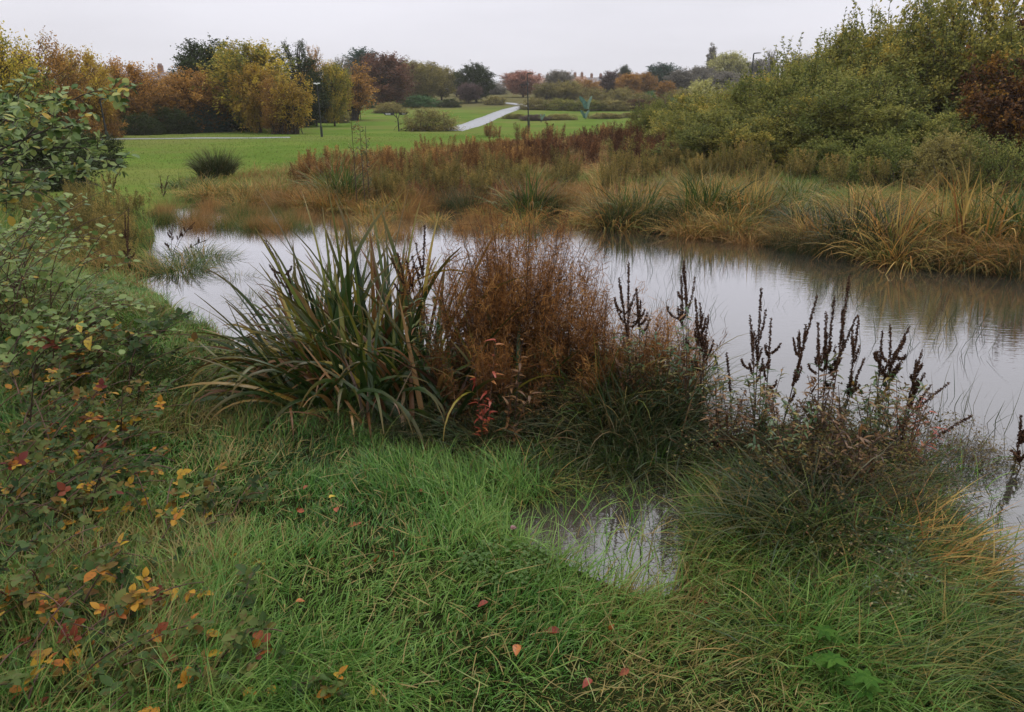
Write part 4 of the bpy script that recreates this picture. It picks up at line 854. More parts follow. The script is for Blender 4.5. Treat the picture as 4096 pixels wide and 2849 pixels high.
# ------------------------------------------------------------------ rusty willowherb
def willowherb(label, px, py, rx, ry, n, h, seed, top=1.0):
    p = hit(px, py); p[2] = max(p[2], -.03); rng = rngf(seed)
    t = thing('willowherb_clump', label, 'willowherb', tuple(p), 0, group=None)
    xy, r, a = blob(rng, n, rx, ry); ln = h * rng.uniform(.72, 1.05, n) * (1 - .22 * r ** 2)
    P, _, _ = spine(np.c_[xy, np.full(n, -.04)], a + rng.normal(0, .6, n), ln, np.abs(rng.normal(.08, .08, n)) + .12 * r, rng.normal(.12, .15, n), 8, rng.normal(0, .05, n))
    g = Geo(); tubes(g, P, .003, .001, 3, rng.uniform(0, 1, n)); link('stems', g.mesh('stems', DOCKSTEM), t)
    g = Geo(); m = 95; tt = 1 - rng.uniform(0, .45, (n, m)); f = tt * 8; k = np.clip(f.astype(int), 0, 7); fr = (f - k)[..., None]; ii = np.arange(n)[:, None]
    c = (P[ii, k] * (1 - fr) + P[ii, k + 1] * fr).reshape(-1, 3); N_ = len(c)
    c = c + rng.normal(0, .02, (N_, 3))
    ti = np.clip(np.repeat(rng.uniform(.1, .7, n), m) + rng.normal(0, .15, N_) + .2 * (tt.ravel() - .75), 0, 1)
    blades(g, rng, c, rng.uniform(0, 6.3, N_), rng.uniform(.025, .075, N_), rng.uniform(.0022, .0052, N_), rng.uniform(.2, 1.4, N_), rng.normal(.5, 1.2, N_), 3, ti, yaw=1.5)
    link('seed_pods', g.mesh('seed_pods', FLUFF), t)
    g = Geo(); m = 46; tt = rng.uniform(.08, .75, (n, m)); f = tt * 8; k = f.astype(int); fr = (f - k)[..., None]
    c = (P[ii, k] * (1 - fr) + P[ii, k + 1] * fr).reshape(-1, 3); N_ = len(c)
    leaves(g, c, rdir(rng, N_) * [1, 1, .5] + [0, 0, -.3], rdir(rng, N_) + [0, 0, 1], rng.uniform(.025, .055, N_), .010, rng.uniform(0, 1, N_), 0)
    link('withered_leaves', g.mesh('withered_leaves', RUSTLEAF), t)
    g = Geo(); m = 8; tt = rng.uniform(.1, .5, (n, m)); f = tt * 8; k = f.astype(int); fr = (f - k)[..., None]
    c = (P[ii, k] * (1 - fr) + P[ii, k + 1] * fr).reshape(-1, 3); N_ = len(c)
    leaves(g, c, rdir(rng, N_) * [1, 1, .4], rdir(rng, N_) + [0, 0, 1], rng.uniform(.03, .06, N_), .012, rng.uniform(0, .6, N_), 0)
    link('green_leaves', g.mesh('green_leaves', HERBLEAF), t)
willowherb('tallest rust-coloured willowherb with a fluffy domed top, middle of the bed', 2070, 1550, .24, .2, 130, 1.27, 301)
willowherb('rusty willowherb just right of the tall sword-leaved iris', 1890, 1550, .2, .2, 65, 1.18, 302)
willowherb('lower rusty willowherb on the open-water side of the domed one', 2230, 1580, .2, .2, 70, 1.0, 303)
willowherb('darker rusty willowherb low at the front of the bed', 2060, 1660, .42, .2, 80, .68, 304)
willowherb('thin reddish willowherb sprays at the right end of the bed', 2420, 1600, .24, .2, 30, .8, 305)
willowherb('brown withered willowherb thicket on the mound right of the domed one', 2580, 1640, .3, .22, 44, .72, 306)

def herb(label, px, py, stems, seed, mat, leafL=.06, n=34, name='loosestrife', cat='loosestrife'):
    rng = rngf(seed); p = hit(px, py); p[2] = max(p[2], -.03); t = thing(name, label, cat, tuple(p)); gs, gl = Geo(), Geo()
    for q in stems:
        tip = at_y(q[0], q[1], p[1] + rng.normal(0, .06)) - p
        P = path_to((rng.normal(0, .02), rng.normal(0, .02), -.05), tip, rng)[None]; tubes(gs, P, .0035, .0014, 4, rng.uniform(0, 1))
        f = rng.uniform(.25, 1, n) * 7.99; j = f.astype(int); pos = P[0, j] * (1 - (f - j))[:, None] + P[0, j + 1] * (f - j)[:, None]
        d = norm(rdir(rng, n) * [1, 1, .4] + [0, 0, .3]); leaves(gl, pos, d, np.tile([0, 0, 1.], (n, 1)) + rdir(rng, n) * .4, leafL * rng.uniform(.5, 1.2, n), leafL * .26, rng.uniform(0, 1, n), 2, .4, .15, 'lance')
    link('stems', gs.mesh('stems', DOCKSTEM), t); link('leaves', gl.mesh('leaves', mat), t); return t
herb('loosestrife with bright salmon-red leaves before the dark iris bed', 1930, 1800, [(1985, 1345), (1900, 1490), (1950, 1560)], 311, REDLEAF, .065, 22)
herb('loosestrife with orange-yellow leaves beside the salmon-red one', 2060, 1800, [(2090, 1360), (2050, 1480), (2130, 1560)], 312, RUSTLEAF, .065, 22)
herb('green loosestrife shoots left of the fluffy willowherb', 1730, 1620, [(1690, 1180), (1740, 1160), (1650, 1240), (1770, 1220), (1700, 1300)], 313, HERBLEAF, .06, 40)
herb('pale green loosestrife at the right end of the bed by the water', 2740, 1760, [(2740, 1180), (2700, 1300), (2790, 1380), (2660, 1420)], 314, HERBLEAF, .06, 34)
herb('yellowish loosestrife stems between the bed and the dark dock group', 2890, 1780, [(2860, 1420), (2900, 1500), (2940, 1560), (2820, 1520)], 315, HERBLEAF, .055, 40)

def thicket():
    rng = rngf(330)
    for i, (px, py, mat, lab) in enumerate([(3000,1850,HERBLEAF,'green leafy stems crowding the left front of the dock island'),(3120,1880,RUSTLEAF,'brown leafy stems before the slender black dock'),(3240,1890,HERBLEAF,'green leafy stems crowding before the largest dock'),(3370,1900,RUSTLEAF,'brown leafy stems right of the largest dock'),
            (3480,1900,HERBLEAF,'green leafy stems under the green-leaved dock'),(3590,1910,RUSTLEAF,'brown leafy stems at the right front of the dock island'),(2900,1860,RUSTLEAF,'thin brown stems at the channel side of the dock island'),(3180,1980,HERBLEAF,'low green stems in the front of the dock tangle'),(3420,2010,RUSTLEAF,'low brown stems in the front of the dock tangle')]):
        tips = [(px + rng.normal(0, 95), py - rng.uniform(160, 400)) for _ in range(9)]
        herb(lab, px, py, tips, 340 + i, mat, .05, 26, 'leafy_stems', 'wild plant')
thicket()
# ------------------------------------------------------------------ dark dock spikes against the water
dock('dock with a tight cluster of dark spikes, leftmost of the big group', 3020, 1790, [((3045, 1150), .40), ((3000, 1260), .35), ((3085, 1270), .35)], 401, leafL=.06)
dock('slender black twiggy dock leaning right, second in the big group', 3110, 1780, [((3270, 1180), .45)], 402, rad=.010, side=9, nleaf=14)
dock('largest dock with the tallest thick brown spikes, middle of the group', 3290, 1790, [((3398, 1100), .40), ((3338, 1185), .35), ((3305, 1250), .3), ((3272, 1290), .3), ((3430, 1260), .35)], 403, rad=.017, leafL=.07, nleaf=80)
dock('dock with one tall spike right of the largest one', 3370, 1790, [((3436, 1265), .42), ((3460, 1430), .3)], 404)
dock('green-leaved dock with three thick spikes, right part of the group', 3490, 1770, [((3560, 1295), .34), ((3530, 1325), .3), ((3640, 1305), .36), ((3585, 1400), .3)], 405, rad=.018, leafL=.075, nleaf=120)
dock('short dock with clustered spikes, before the open water at right', 3600, 1800, [((3690, 1400), .3), ((3660, 1480), .4), ((3700, 1490), .3)], 406, rad=.016)
dock('reddish dock stem bent over sideways with its tip curling up', 3500, 1880, [((3800, 1530), .34), ((3725, 1540), .2)], 407, rad=.015, side=0, leafm=REDLEAF, nleaf=20, leafL=.06)
dock('red-leaved dock stem lying low to the right over the water', 3560, 1930, [((3890, 1662), .28)], 408, rad=.014, side=0, leafm=REDLEAF, nleaf=22, leafL=.06)
dock('single thin dock spike left of the big group', 2935, 1760, [((2905, 1410), .4)], 409, rad=.010, side=0, nleaf=12)
dock('dock spikes standing at the right end of the iris bed', 2530, 1640, [((2515, 1050), .3), ((2475, 1110), .3), ((2545, 1150), .3)], 410, rad=.012, nleaf=30)
dock('dock spikes at the very edge of the bed, right of its iris', 2770, 1700, [((2735, 1045), .25), ((2725, 1100), .25)], 411, rad=.013, nleaf=30)
dock('dock with three short spikes at the bed corner', 2800, 1740, [((2835, 1260), .3), ((2800, 1210), .3), ((2780, 1190), .3)], 412, rad=.012, nleaf=24)
dock('dock with dark spikes rising out of the leaning irises', 1300, 1500, [((1060, 960), .3), ((1090, 1020), .25)], 413, rad=.010, nleaf=8)
dock('thin dark dock spikes between the sword leaves and the willowherb', 1690, 1540, [((1590, 1010), .25), ((1625, 1040), .25), ((1700, 900), .3)], 414, rad=.011, nleaf=14)
dock('tall dark dead dock standing by the left bank tussock', 505, 1075, [((515, 830), .7), ((500, 850), .6)], 415, rad=.035, nleaf=6)
dock('dark dock with many spikes at the lawn edge, under the sallow branch', 450, 790, [((400, 690), .6), ((440, 672), .5), ((470, 690), .5), ((490, 668), .5)], 416, rad=.045, nleaf=10)
dock('small dark dock at the lawn edge left of the dark tussock', 655, 790, [((640, 705), .6), ((675, 700), .6)], 417, rad=.04, nleaf=6)
dock('reddish dead dock on the grassy point in the left inlet', 700, 1060, [((690, 900), .3), ((780, 890), .3), ((730, 930), .2), ((830, 960), .3), ((660, 970), .2)], 418, rad=.010, side=4, nleaf=10)
dock('dark frond-like stem at the right edge over the water', 4060, 1960, [((4085, 1660), .6), ((4040, 1800), .4)], 419, rad=.014, side=5, nleaf=30, leafm=DEADWEED, leafL=.05)

# ------------------------------------------------------------------ sedges round the bed and the near shore
def put(lst, kind, mat, label, group, s0, s1, h=1.0, seed=1, name='sedge_tussock', rz=None):
    rng = rngf(seed)
    for px, py in lst:
        p = hit(px, py); sedge(kind if isinstance(kind, str) else kind[int(rng.integers(len(kind)))], mat, p[0], p[1], rng.uniform(s0, s1), label, group, h, rng.uniform(0, 6.3) if rz is None else rz + rng.normal(0, .5), name)
put([(2420,1700),(2560,1690),(2680,1720),(2480,1790),(2600,1800)], ('droop', 'droop2'), 'dark', 'dark drooping sedge forming the mound between the bed and the puddle', 'dark sedge mound beside the puddle', .8, 1.05, 1.1, 501)
put([(2380,1640),(2520,1620),(2640,1620)], ('up2', 'droop'), 'green', 'greenish sedge on top of the mound beside the bed', 'greenish sedge on the mound', .75, .9, 1.1, 502)
put([(1650,1740),(1800,1740),(1950,1780),(2120,1790),(2280,1790)], ('droop2', 'droop'), 'dark', 'dark flattened sedge along the front foot of the iris bed', 'dark sedge before the iris bed', .55, .75, .75, 503)
put([(1150,1690),(1300,1720),(1450,1740),(1000,1650)], ('droop2',), 'dark', 'blackish low sedge in the shade under the arching iris', 'sedge in the shade of the iris', .5, .7, .7, 504)
put([(2250,1935),(2400,1950),(2080,1930),(2520,1930)], 'droop2', 'green', 'bright green drooping grass tuft at the back of the puddle', 'green tufts behind the puddle', .5, .65, .7, 505, 'grass_tussock')
put([(2950,1990),(3040,2080),(2980,2220),(3100,2260),(2930,2120),(2990,1900),(3200,2200)], ('droop', 'droop2'), 'green', 'green drooping sedge on the left flank of the dock island', 'green sedge on the dock island', .45, .62, .85, 506)
put([(3120,1900),(3300,1960),(3450,2000),(3250,2120),(3400,2180),(3560,2120),(3600,1950),(3120,2060)], ('droop', 'droop2'), 'dark', 'dark brown-green sedge in the tangle below the big docks', 'dark sedge under the big docks', .6, .85, .85, 507)
put([(3250,2330),(3420,2420),(3600,2380),(3300,2520),(3530,2560),(3700,2540),(3450,2720),(3660,2740),(3180,2600),(3780,2640)], ('flop', 'droop2', 'flop'), 'green', 'long yellow-green grass tussock flopping over at the lower right bank', 'flopping grass at the lower right', .5, .72, .7, 508, 'grass_tussock', -.55)
put([(3840,2330),(3880,2480),(3870,2640),(3760,2200),(3850,2760)], ('droop2',), 'green', 'green tussock at the very water edge in the lower right', 'tussocks at the lower right water edge', .5, .65, .75, 513, 'grass_tussock')
put([(3640,2230),(3720,2330)], ('flop',), 'straw', 'yellowing grass tussock leaning into the water at the right', 'yellowing grass at the right water edge', .6, .8, .8, 509, 'grass_tussock', -.2)
put([(3720,1900),(3850,1930),(3960,1960),(4060,1980),(3800,1850),(3950,2080)], ('droop2', 'fine'), 'dark', 'flooded dark green sedge tuft in the water right of the docks', 'flooded sedge tufts right of the docks', .4, .55, .6, 510)
put([(770,1065),(840,1080),(720,1090)], ('droop2',), 'green', 'green sedge tuft on the little point in the left inlet', 'sedge tufts on the left point', .8, 1.0, .8, 511)
put([(960,1180),(1000,1260)], ('droop2',), 'green', 'low green sedge tuft in the water left of the arching iris', 'sedge tufts left of the iris', .5, .6, .8, 512)
# far side of the pond
def band(n, x0, x1, r0, r1, kinds, mats, label, group, s0, s1, h=1.0, seed=1, pw=1.0, name='sedge_tussock', shore=True):
    rng = rngf(seed); fs = np.array([(600, 900), (650, 845), (800, 815), (1000, 815), (1200, 832), (1500, 835), (1800, 850), (2100, 855), (2250, 868), (2400, 895), (2600, 930), (2900, 955), (3200, 988), (3400, 1022), (3600, 1045), (3900, 1065), (4200, 1120), (4400, 1150)])
    for k in range(n):
        px = rng.uniform(x0, x1); py = np.interp(px, fs[:, 0], fs[:, 1]) - (r0 + (r1 - r0) * rng.uniform(0, 1) ** pw)
        p = hit(px, py); sedge(kinds[int(rng.integers(len(kinds)))], mats, p[0], p[1], rng.uniform(s0, s1), label, group, h * rng.uniform(.85, 1.15), rng.uniform(0, 6.3), name)
band(20, 2300, 4150, -14, 60, ('up2', 'droop', 'droop2'), 'straw', 'straw-brown sedge tussock lining the far right shore', 'straw sedge along the far right shore', .8, 1.3, .85, 521)
band(26, 2300, 4150, -20, 90, ('droop', 'droop2'), 'rusty', 'rust-brown flopped sedge tussock at the water line of the far right shore', 'rusty sedge along the far right shore', .8, 1.2, .75, 528)
band(14, 2500, 4150, -10, 120, ('up2', 'droop'), 'dark', 'dark sedge tussock between the straw ones on the far right shore', 'dark sedge along the far right shore', .8, 1.15, .85, 529)
band(34, 2400, 4150, 60, 250, ('droop', 'droop2', 'up2'), 'straw', 'yellow-brown flopped tussock higher on the far right bank', 'flopped tussocks on the far right bank', 1.0, 1.5, .7, 522)
band(16, 2250, 4100, 40, 250, ('droop2', 'up2'), 'green', 'green grassy tussock on the far right bank', 'green tussocks on the far right bank', .9, 1.3, .7, 523)
band(14, 1050, 2350, -12, 50, ('fine', 'up2'), 'rusty', 'rusty fine sedge standing at the middle far shore', 'rusty sedge at the middle far shore', .8, 1.2, .9, 524)
band(10, 1800, 2700, -18, 25, ('fine', 'up'), 'dark', 'dark rush tuft standing in the water at the middle far shore', 'dark rushes at the middle far shore', .8, 1.1, .9, 525)
band(10, 780, 1350, -5, 45, ('droop2', 'up2'), 'straw', 'straw tussock at the far left shore below the dark tussock', 'straw tussocks at the far left shore', .9, 1.3, .75, 526)
band(22, 2800, 4150, -60, -8, ('fine',), 'dark', 'thin dark rushes standing in the water by the right shore', 'thin rushes in the right water', .5, .8, 1.0, 527)
def flags(px, py, n, h, label, group, seed, mat='straw', s=1.0):
    rng = rngf(seed)
    for k in range(n):
        p = hit(px + rng.normal(0, 60), py + rng.normal(0, 12)); sedge('flag', mat, p[0], p[1], s * rng.uniform(.85, 1.15), label, group, h, rng.uniform(0, 6.3), 'iris_clump', 'iris')
flags(2620, 900, 2, 1.15, 'yellow-green iris clump leaning out at the far shore, left of the straw bank', 'leaning far iris', 541, 'green', .95)
flags(2850, 880, 4, 1.1, 'pale yellow-green iris clump in the middle of the far right shore', 'pale iris on the far right shore', 542, 'green', 1.0)
flags(3080, 880, 3, 1.1, 'yellowing iris clump right of the pale ones on the far shore', 'yellowing iris on the far right shore', 543, 'straw', .95)
flags(3430, 990, 3, 1.0, 'dark withered iris clump before the dark hollow on the far shore', 'withered iris by the far hollow', 544, 'dark', .9)
flags(3800, 1000, 4, 1.3, 'tall yellow-brown iris clump near the right edge', 'tall iris near the right edge', 545, 'straw', 1.0)
flags(4050, 1000, 3, 1.4, 'tallest dark and yellow iris clump at the right edge', 'tallest iris at the right edge', 546, 'green', 1.0)
flags(2120, 860, 2, 1.05, 'green iris tuft standing alone behind the fluffy willowherb', 'lone far iris', 547, 'green', 1.05)
flags(1350, 800, 3, .95, 'green iris clump at the far shore under the thin tall stalks', 'far iris under the stalks', 548, 'green', 1.15)
flags(1500, 870, 3, .8, 'yellow-green iris tuft in the water behind the sword-leaved clump', 'iris in the far water', 549, 'straw', .8)
SM['dome'] = sedge_mesh(109, 1500, .5, .45, .85, .016, .55, (.5, 1.7), 6)
p = hit(865, 712); t = thing('sedge_tussock', 'dense dark green rounded tussock standing alone on the lawn edge', 'sedge', tuple(p), .4, (.8, .75, 1.3)); link('blades', SM['dome'], t, SEDGE['dark'])
put([(720,755),(780,750)], 'droop2', 'green', 'soft green tuft at the water below the dark lawn tussock', 'green tufts by the far left shore', .9, 1.1, .8, 551)

rng = rngf(560)
for k in range(34):
    px = rng.uniform(1050, 2350); q = plane_pt(px, rng.uniform(835, 905) if k < 26 else rng.uniform(900, 960)); c = k % 3
    sedge(('fine', 'reed', 'up2')[c], ('rusty', 'dark', 'straw')[c], q[0], q[1], rng.uniform(.45, .8), ('rusty fine tuft standing in the shallow far water', 'dark thin stems standing in the shallow far water', 'straw tuft standing in the shallow far water')[c], 'tufts in the shallow far water', rng.uniform(.7, 1.0), rng.uniform(0, 6.3), 'water_tuft', 'sedge', -.03)
herb('reddish-green loosestrife stems at the foot of the cluster-spiked dock', 3010, 1800, [(2985, 1500), (3060, 1540), (3110, 1560), (2950, 1600)], 316, HERBLEAF, .06, 34)
herb('orange-tinged loosestrife stems at the foot of the largest dock', 3280, 1820, [(3230, 1500), (3300, 1540), (3350, 1480), (3190, 1600)], 317, RUSTLEAF, .06, 34)
herb('green loosestrife stems at the foot of the green-leaved dock', 3500, 1800, [(3500, 1480), (3560, 1500), (3440, 1560), (3600, 1590)], 318, HERBLEAF, .065, 40)
herb('red-leaved loosestrife sprig right of the docks by the water', 3640, 1860, [(3720, 1640), (3680, 1580), (3780, 1700)], 319, REDLEAF, .055, 20)
herb('green and brown loosestrife stems behind the mound beside the puddle', 2640, 1720, [(2560, 1300), (2620, 1330), (2500, 1340), (2690, 1360), (2450, 1320)], 320, HERBLEAF, .055, 40)
herb('brown withered loosestrife stems on the mound', 2540, 1700, [(2600, 1260), (2480, 1290), (2420, 1330), (2540, 1380)], 321, RUSTLEAF, .055, 40)
rng = rngf(561)
for k in range(66):
    q = plane_pt(rng.uniform(640, 1300), rng.uniform(815, 925)); c = k % 3
    sedge(('fine', 'reed', 'fine')[c], ('rusty', 'dark', 'green')[c], q[0], q[1], rng.uniform(.45, .85), ('rusty weed tuft in the shallow water at the far left end', 'thin dark stems in the shallow water at the far left end', 'greenish weed tuft in the shallow water at the far left end')[c], 'weeds in the far left water', rng.uniform(.5, .9), rng.uniform(0, 6.3), 'water_tuft', 'sedge', -.03)
# ------------------------------------------------------------------ brown stand beyond the pond
def stalk_mesh(seed, n, h, rad, plume=True):
    rng = rngf(seed); xy, r, a = blob(rng, n, rad, rad); gs, gl = Geo(), Geo()
    P, _, _ = spine(np.c_[xy, np.full(n, -.03)], a + rng.normal(0, .7, n), h * rng.uniform(.6, 1.08, n), np.abs(rng.normal(.08, .08, n)), rng.normal(.1, .12, n), 6)
    tubes(gs, P, .006, .002, 3, rng.uniform(0, 1, n))
    ii = np.arange(n)[:, None]
    for (lo, hi, m, l0, l1, w, sp_) in ((.62, 1.0, 80, .03, .08, .016, .035), (.1, .8, 36, .05, .10, .02, .03)):
        tt = rng.uniform(lo, hi, (n, m)); f = np.clip(tt * 6, 0, 5.99); k = f.astype(int); fr = (f - k)[..., None]
        c = (P[ii, k] * (1 - fr) + P[ii, k + 1] * fr).reshape(-1, 3); q = len(c)
        wd = sp_ * (1.25 - np.clip((tt.ravel() - .6) * 2.2, 0, 1)); c = c + rng.normal(0, 1, (q, 3)) * wd[:, None]
        ti = np.clip(np.repeat(rng.uniform(.15, .75, n), m) + rng.normal(0, .14, q) + (.12 if lo > .5 else -.12), 0, 1)
        leaves(gl, c, rdir(rng, q) + [0, 0, .5 if lo > .5 else -.4], rdir(rng, q), rng.uniform(l0, l1, q), w, ti)
    return gs.mesh('stems', DOCKSTEM), gl.mesh('seed_plumes', BROWNSTALK)
STK = [stalk_mesh(601, 16, 1.1, .35), stalk_mesh(602, 20, 1.0, .4), stalk_mesh(603, 12, 1.25, .3), stalk_mesh(604, 18, .85, .42)]
DARKSTALK = plant_mat("dark_stalk_leaf", [(0, (0.033, 0.019, 0.016)), (.5, (0.124, 0.058, 0.029)), (1, (0.312, 0.150, 0.058))], rough=.6, trans=.3, spec=.1, vary=.3)
OLIVESTALK = plant_mat("olive_stalk_leaf", [(0, (0.052, 0.058, 0.023)), (.5, (0.195, 0.163, 0.049)), (1, (0.390, 0.260, 0.078))], rough=.6, trans=.3, spec=.1, vary=.25)
def stand(n, x0, x1, yl, yr, depth, mat, label, group, s0, s1, seed, h=1.0, pick=(0, 1, 2, 3)):
    rng = rngf(seed)
    for k in range(n):
        u = rng.uniform(0, 1); px = x0 + (x1 - x0) * u; py = yl + (yr - yl) * u + rng.uniform(-depth, depth)
        p = hit(px, py); s = rng.uniform(s0, s1); m = STK[pick[int(rng.integers(len(pick)))]]
        t = thing('dead_stalk_plant', label, 'dead plant', tuple(p), rng.uniform(0, 6.3), (s, s, s * h * rng.uniform(.85, 1.15)), group)
        link('stems', m[0], t); link('seed_plumes', m[1], t, mat)
stand(30, 1180, 1760, 745, 680, 40, BROWNSTALK, 'rusty seeding stalks at the left part of the brown stand beyond the pond', 'rusty stalks, left of the brown stand', .5, .8, 611)
stand(40, 1700, 2150, 690, 640, 55, BROWNSTALK, 'reddish-brown stalks in the middle of the brown stand beyond the pond', 'reddish stalks, middle of the brown stand', .5, .85, 612)
stand(44, 2080, 2680, 640, 610, 48, DARKSTALK, 'dark brown dead stalks in the tall right part of the brown stand', 'dark stalks, right of the brown stand', .65, 1.0, 613)
stand(14, 2050, 2640, 575, 555, 14, BROWNSTALK, 'rust-tipped stalks along the back edge of the brown stand', 'rust-tipped stalks at the back', .6, 1.0, 614)
stand(26, 1500, 2500, 790, 745, 36, OLIVESTALK, 'low olive-brown herbs in front of the brown stand', 'olive herbs before the brown stand', .5, .75, 615)
stand(24, 2450, 3300, 730, 700, 50, OLIVESTALK, 'olive-brown herbs at the foot of the willow bank', 'herbs at the foot of the willows', .6, .9, 616)
stand(16, 3300, 4100, 740, 760, 50, OLIVESTALK, 'olive-brown herbs below the rusty shrub and the dark hollow', 'herbs below the rusty shrub', .5, .8, 617)
stand(20, 60, 560, 860, 900, 70, OLIVESTALK, 'olive-brown weedy herbs on the left bank beside the lawn', 'weedy herbs on the left bank', .4, .65, 618)
stand(14, 300, 620, 960, 1040, 50, OLIVESTALK, 'dark reddish weeds at the left shore of the pond', 'dark weeds at the left shore', .35, .5, 619)
stand(6, 1935, 1995, 549, 549, 4, BROWNSTALK, 'orange-brown plant clump on the lawn beside the foot of the path', 'orange-brown clump by the path', .5, .75, 620)
def tall_stalk(px, py, tx, ty, label, seed):
    rng = rngf(seed); p = hit(px, py); p[2] = max(p[2], -.05); tip = at_y(tx, ty, p[1]) - p
    t = thing('tall_stalk', label, 'dead plant', tuple(p)); P = path_to((0, 0, -.05), tip, rng, 12, .02)[None]
    g = Geo(); tubes(g, P, .012, .004, 4, .3)
    gl = Geo(); n = 16
    for k in range(n):
        f = rng.uniform(.45, 1) * 10.9; j = int(f); o = P[0, j] * (1 - f + j) + P[0, j + 1] * (f - j); d = norm(rdir(rng, 1)[0] * [1, 1, .3] + [0, 0, .6]); l = .22 * rng.uniform(.5, 1.1)
        tubes(g, bez(o[None], (o + d * l * .5)[None], (o + d * l)[None], 3), .004, .002, 3, .4)
        m = 5; pos = o + d * l * rng.uniform(.3, 1, (m, 1)); leaves(gl, pos, rdir(rng, m), rdir(rng, m), .05, .02, rng.uniform(.3, 1, m))
    link('stem', g.mesh('stem', DOCKSTEM), t); link('leaves', gl.mesh('leaves', HERBLEAF), t)
tall_stalk(1430, 850, 1405, 490, 'tallest thin stalk sticking up over the brown stand before the lawn', 631)
tall_stalk(1465, 850, 1440, 515, 'thin stalk close beside the tallest one, forked near the water', 632)
tall_stalk(1480, 820, 1462, 505, 'thin stalk at the right of the stalk trio over the lawn', 633)

# ------------------------------------------------------------------ thin stems standing in the open water
rng = rngf(700)
for k in range(40):
    if k < 24: px, py, lab, grp = rng.uniform(2350, 3500), rng.uniform(1010, 1330), 'sparse thin rush stems standing in open water behind the docks', 'thin stems in the open water'
    elif k < 32: px, py, lab, grp = rng.uniform(3550, 4080), rng.uniform(1180, 1420), 'sparse thin rush stems in the water at the right edge', 'thin stems in the right water'
    elif k < 36: px, py, lab, grp = rng.uniform(3750, 4060), rng.uniform(1560, 1800), 'few bent rush stems in the near water right of the lying red stem', 'bent stems in the near right water'
    else: px, py, lab, grp = rng.uniform(950, 1300), rng.uniform(850, 930), 'yellowish water plants floating at the far left of the pond', 'water plants at the far left'
    q = plane_pt(px, py); sedge('reed', 'dark' if k < 36 else 'straw', q[0], q[1], rng.uniform(.5, 1.0), lab, grp, rng.uniform(.7, 1.1), rng.uniform(0, 6.3), 'rush_stems', 'rush', -.02)

# ------------------------------------------------------------------ dead weeds on the dock island
K['weed'] = form(41, .6, .8, nb=60, nt=6, nl=5, twig=.16, leaf=.026, lump=.5, single=False, low=-.4, up=.1, base_w=.25, lw=.42, fill=.5, tr=.006, tb=.6)
def weed(px, py, s, h, label, mat=None, seed=0):
    p = hit(px, py); t = thing('dead_weed', label, 'dead weed', (p[0], p[1], max(p[2], -.02)), px * .11 % 6.28, (s, s, s * h))
    link('stems', K['weed']['wood'], t, DOCKSTEM); link('leaves', K['weed']['crown'], t, mat or DEADWEED)
weed(3180, 1850, 1.0, 0.68, 'tangled dead brown weed at the foot of the cluster-spiked dock')
weed(3380, 1880, 1.1, 0.75, 'tangled dead brown weed at the foot of the largest dock')
weed(3560, 1930, 1.0, 0.61, 'tangled dead brown weed under the red-leaved dock stems')
weed(3300, 2030, 1.1, 0.61, 'dark dead weed tangle in the middle of the dock island')
weed(3520, 2080, 1.0, 0.54, 'dark dead weed tangle on the right side of the dock island')
weed(2960, 1860, .8, 0.68, 'yellow-green weed tangle left of the docks', HERBLEAF)
weed(3480, 2330, .9, 0.41, 'green and brown weed low among the flopping grass', HERBLEAF)
weed(3850, 1900, .8, 0.41, 'dead weed trailing into the water right of the docks')
weed(2700, 1650, .8, 0.68, 'brown weed tangle at the right end of the iris bed')
weed(1950, 1700, .8, 0.54, 'dark weed tangle between iris bed and mound')
weed(2250, 1680, .9, 0.61, 'brown weed tangle on the front of the willowherb')

# ------------------------------------------------------------------ round-leaved sallow and brambles at the left
def leafy(g, rng, pos, d, leafL, tern, detail=2, w=.82, ti=None):
    n = len(pos); up = norm(np.tile([0, 0, 1.], (n, 1)) + rdir(rng, n) * .55 + np.array([0, -.25, 0])); ti = rng.uniform(0, 1, n) if ti is None else ti
    ln = leafL * rng.uniform(.45, 1.25, n)
    if not tern:
        leaves(g, pos, d, up, ln, ln * w, ti, detail, .18, .18, 'round'); return
    s = norm(np.cross(d, up)); o = pos + d * (ln * .35)[:, None]
    for k, (a, f) in enumerate(((0, 1.1), (1, .85), (-1, .85))):
        dd = norm(d * (1 if a == 0 else .35) + s * a); oo = o + (d * (ln * .25)[:, None] if a == 0 else 0)
        leaves(g, oo, dd, norm(up + rdir(rng, n) * .25), ln * f, ln * f * .72, np.clip(ti + rng.normal(0, .03, n), 0, 1), detail, .2, .2, 'oval')
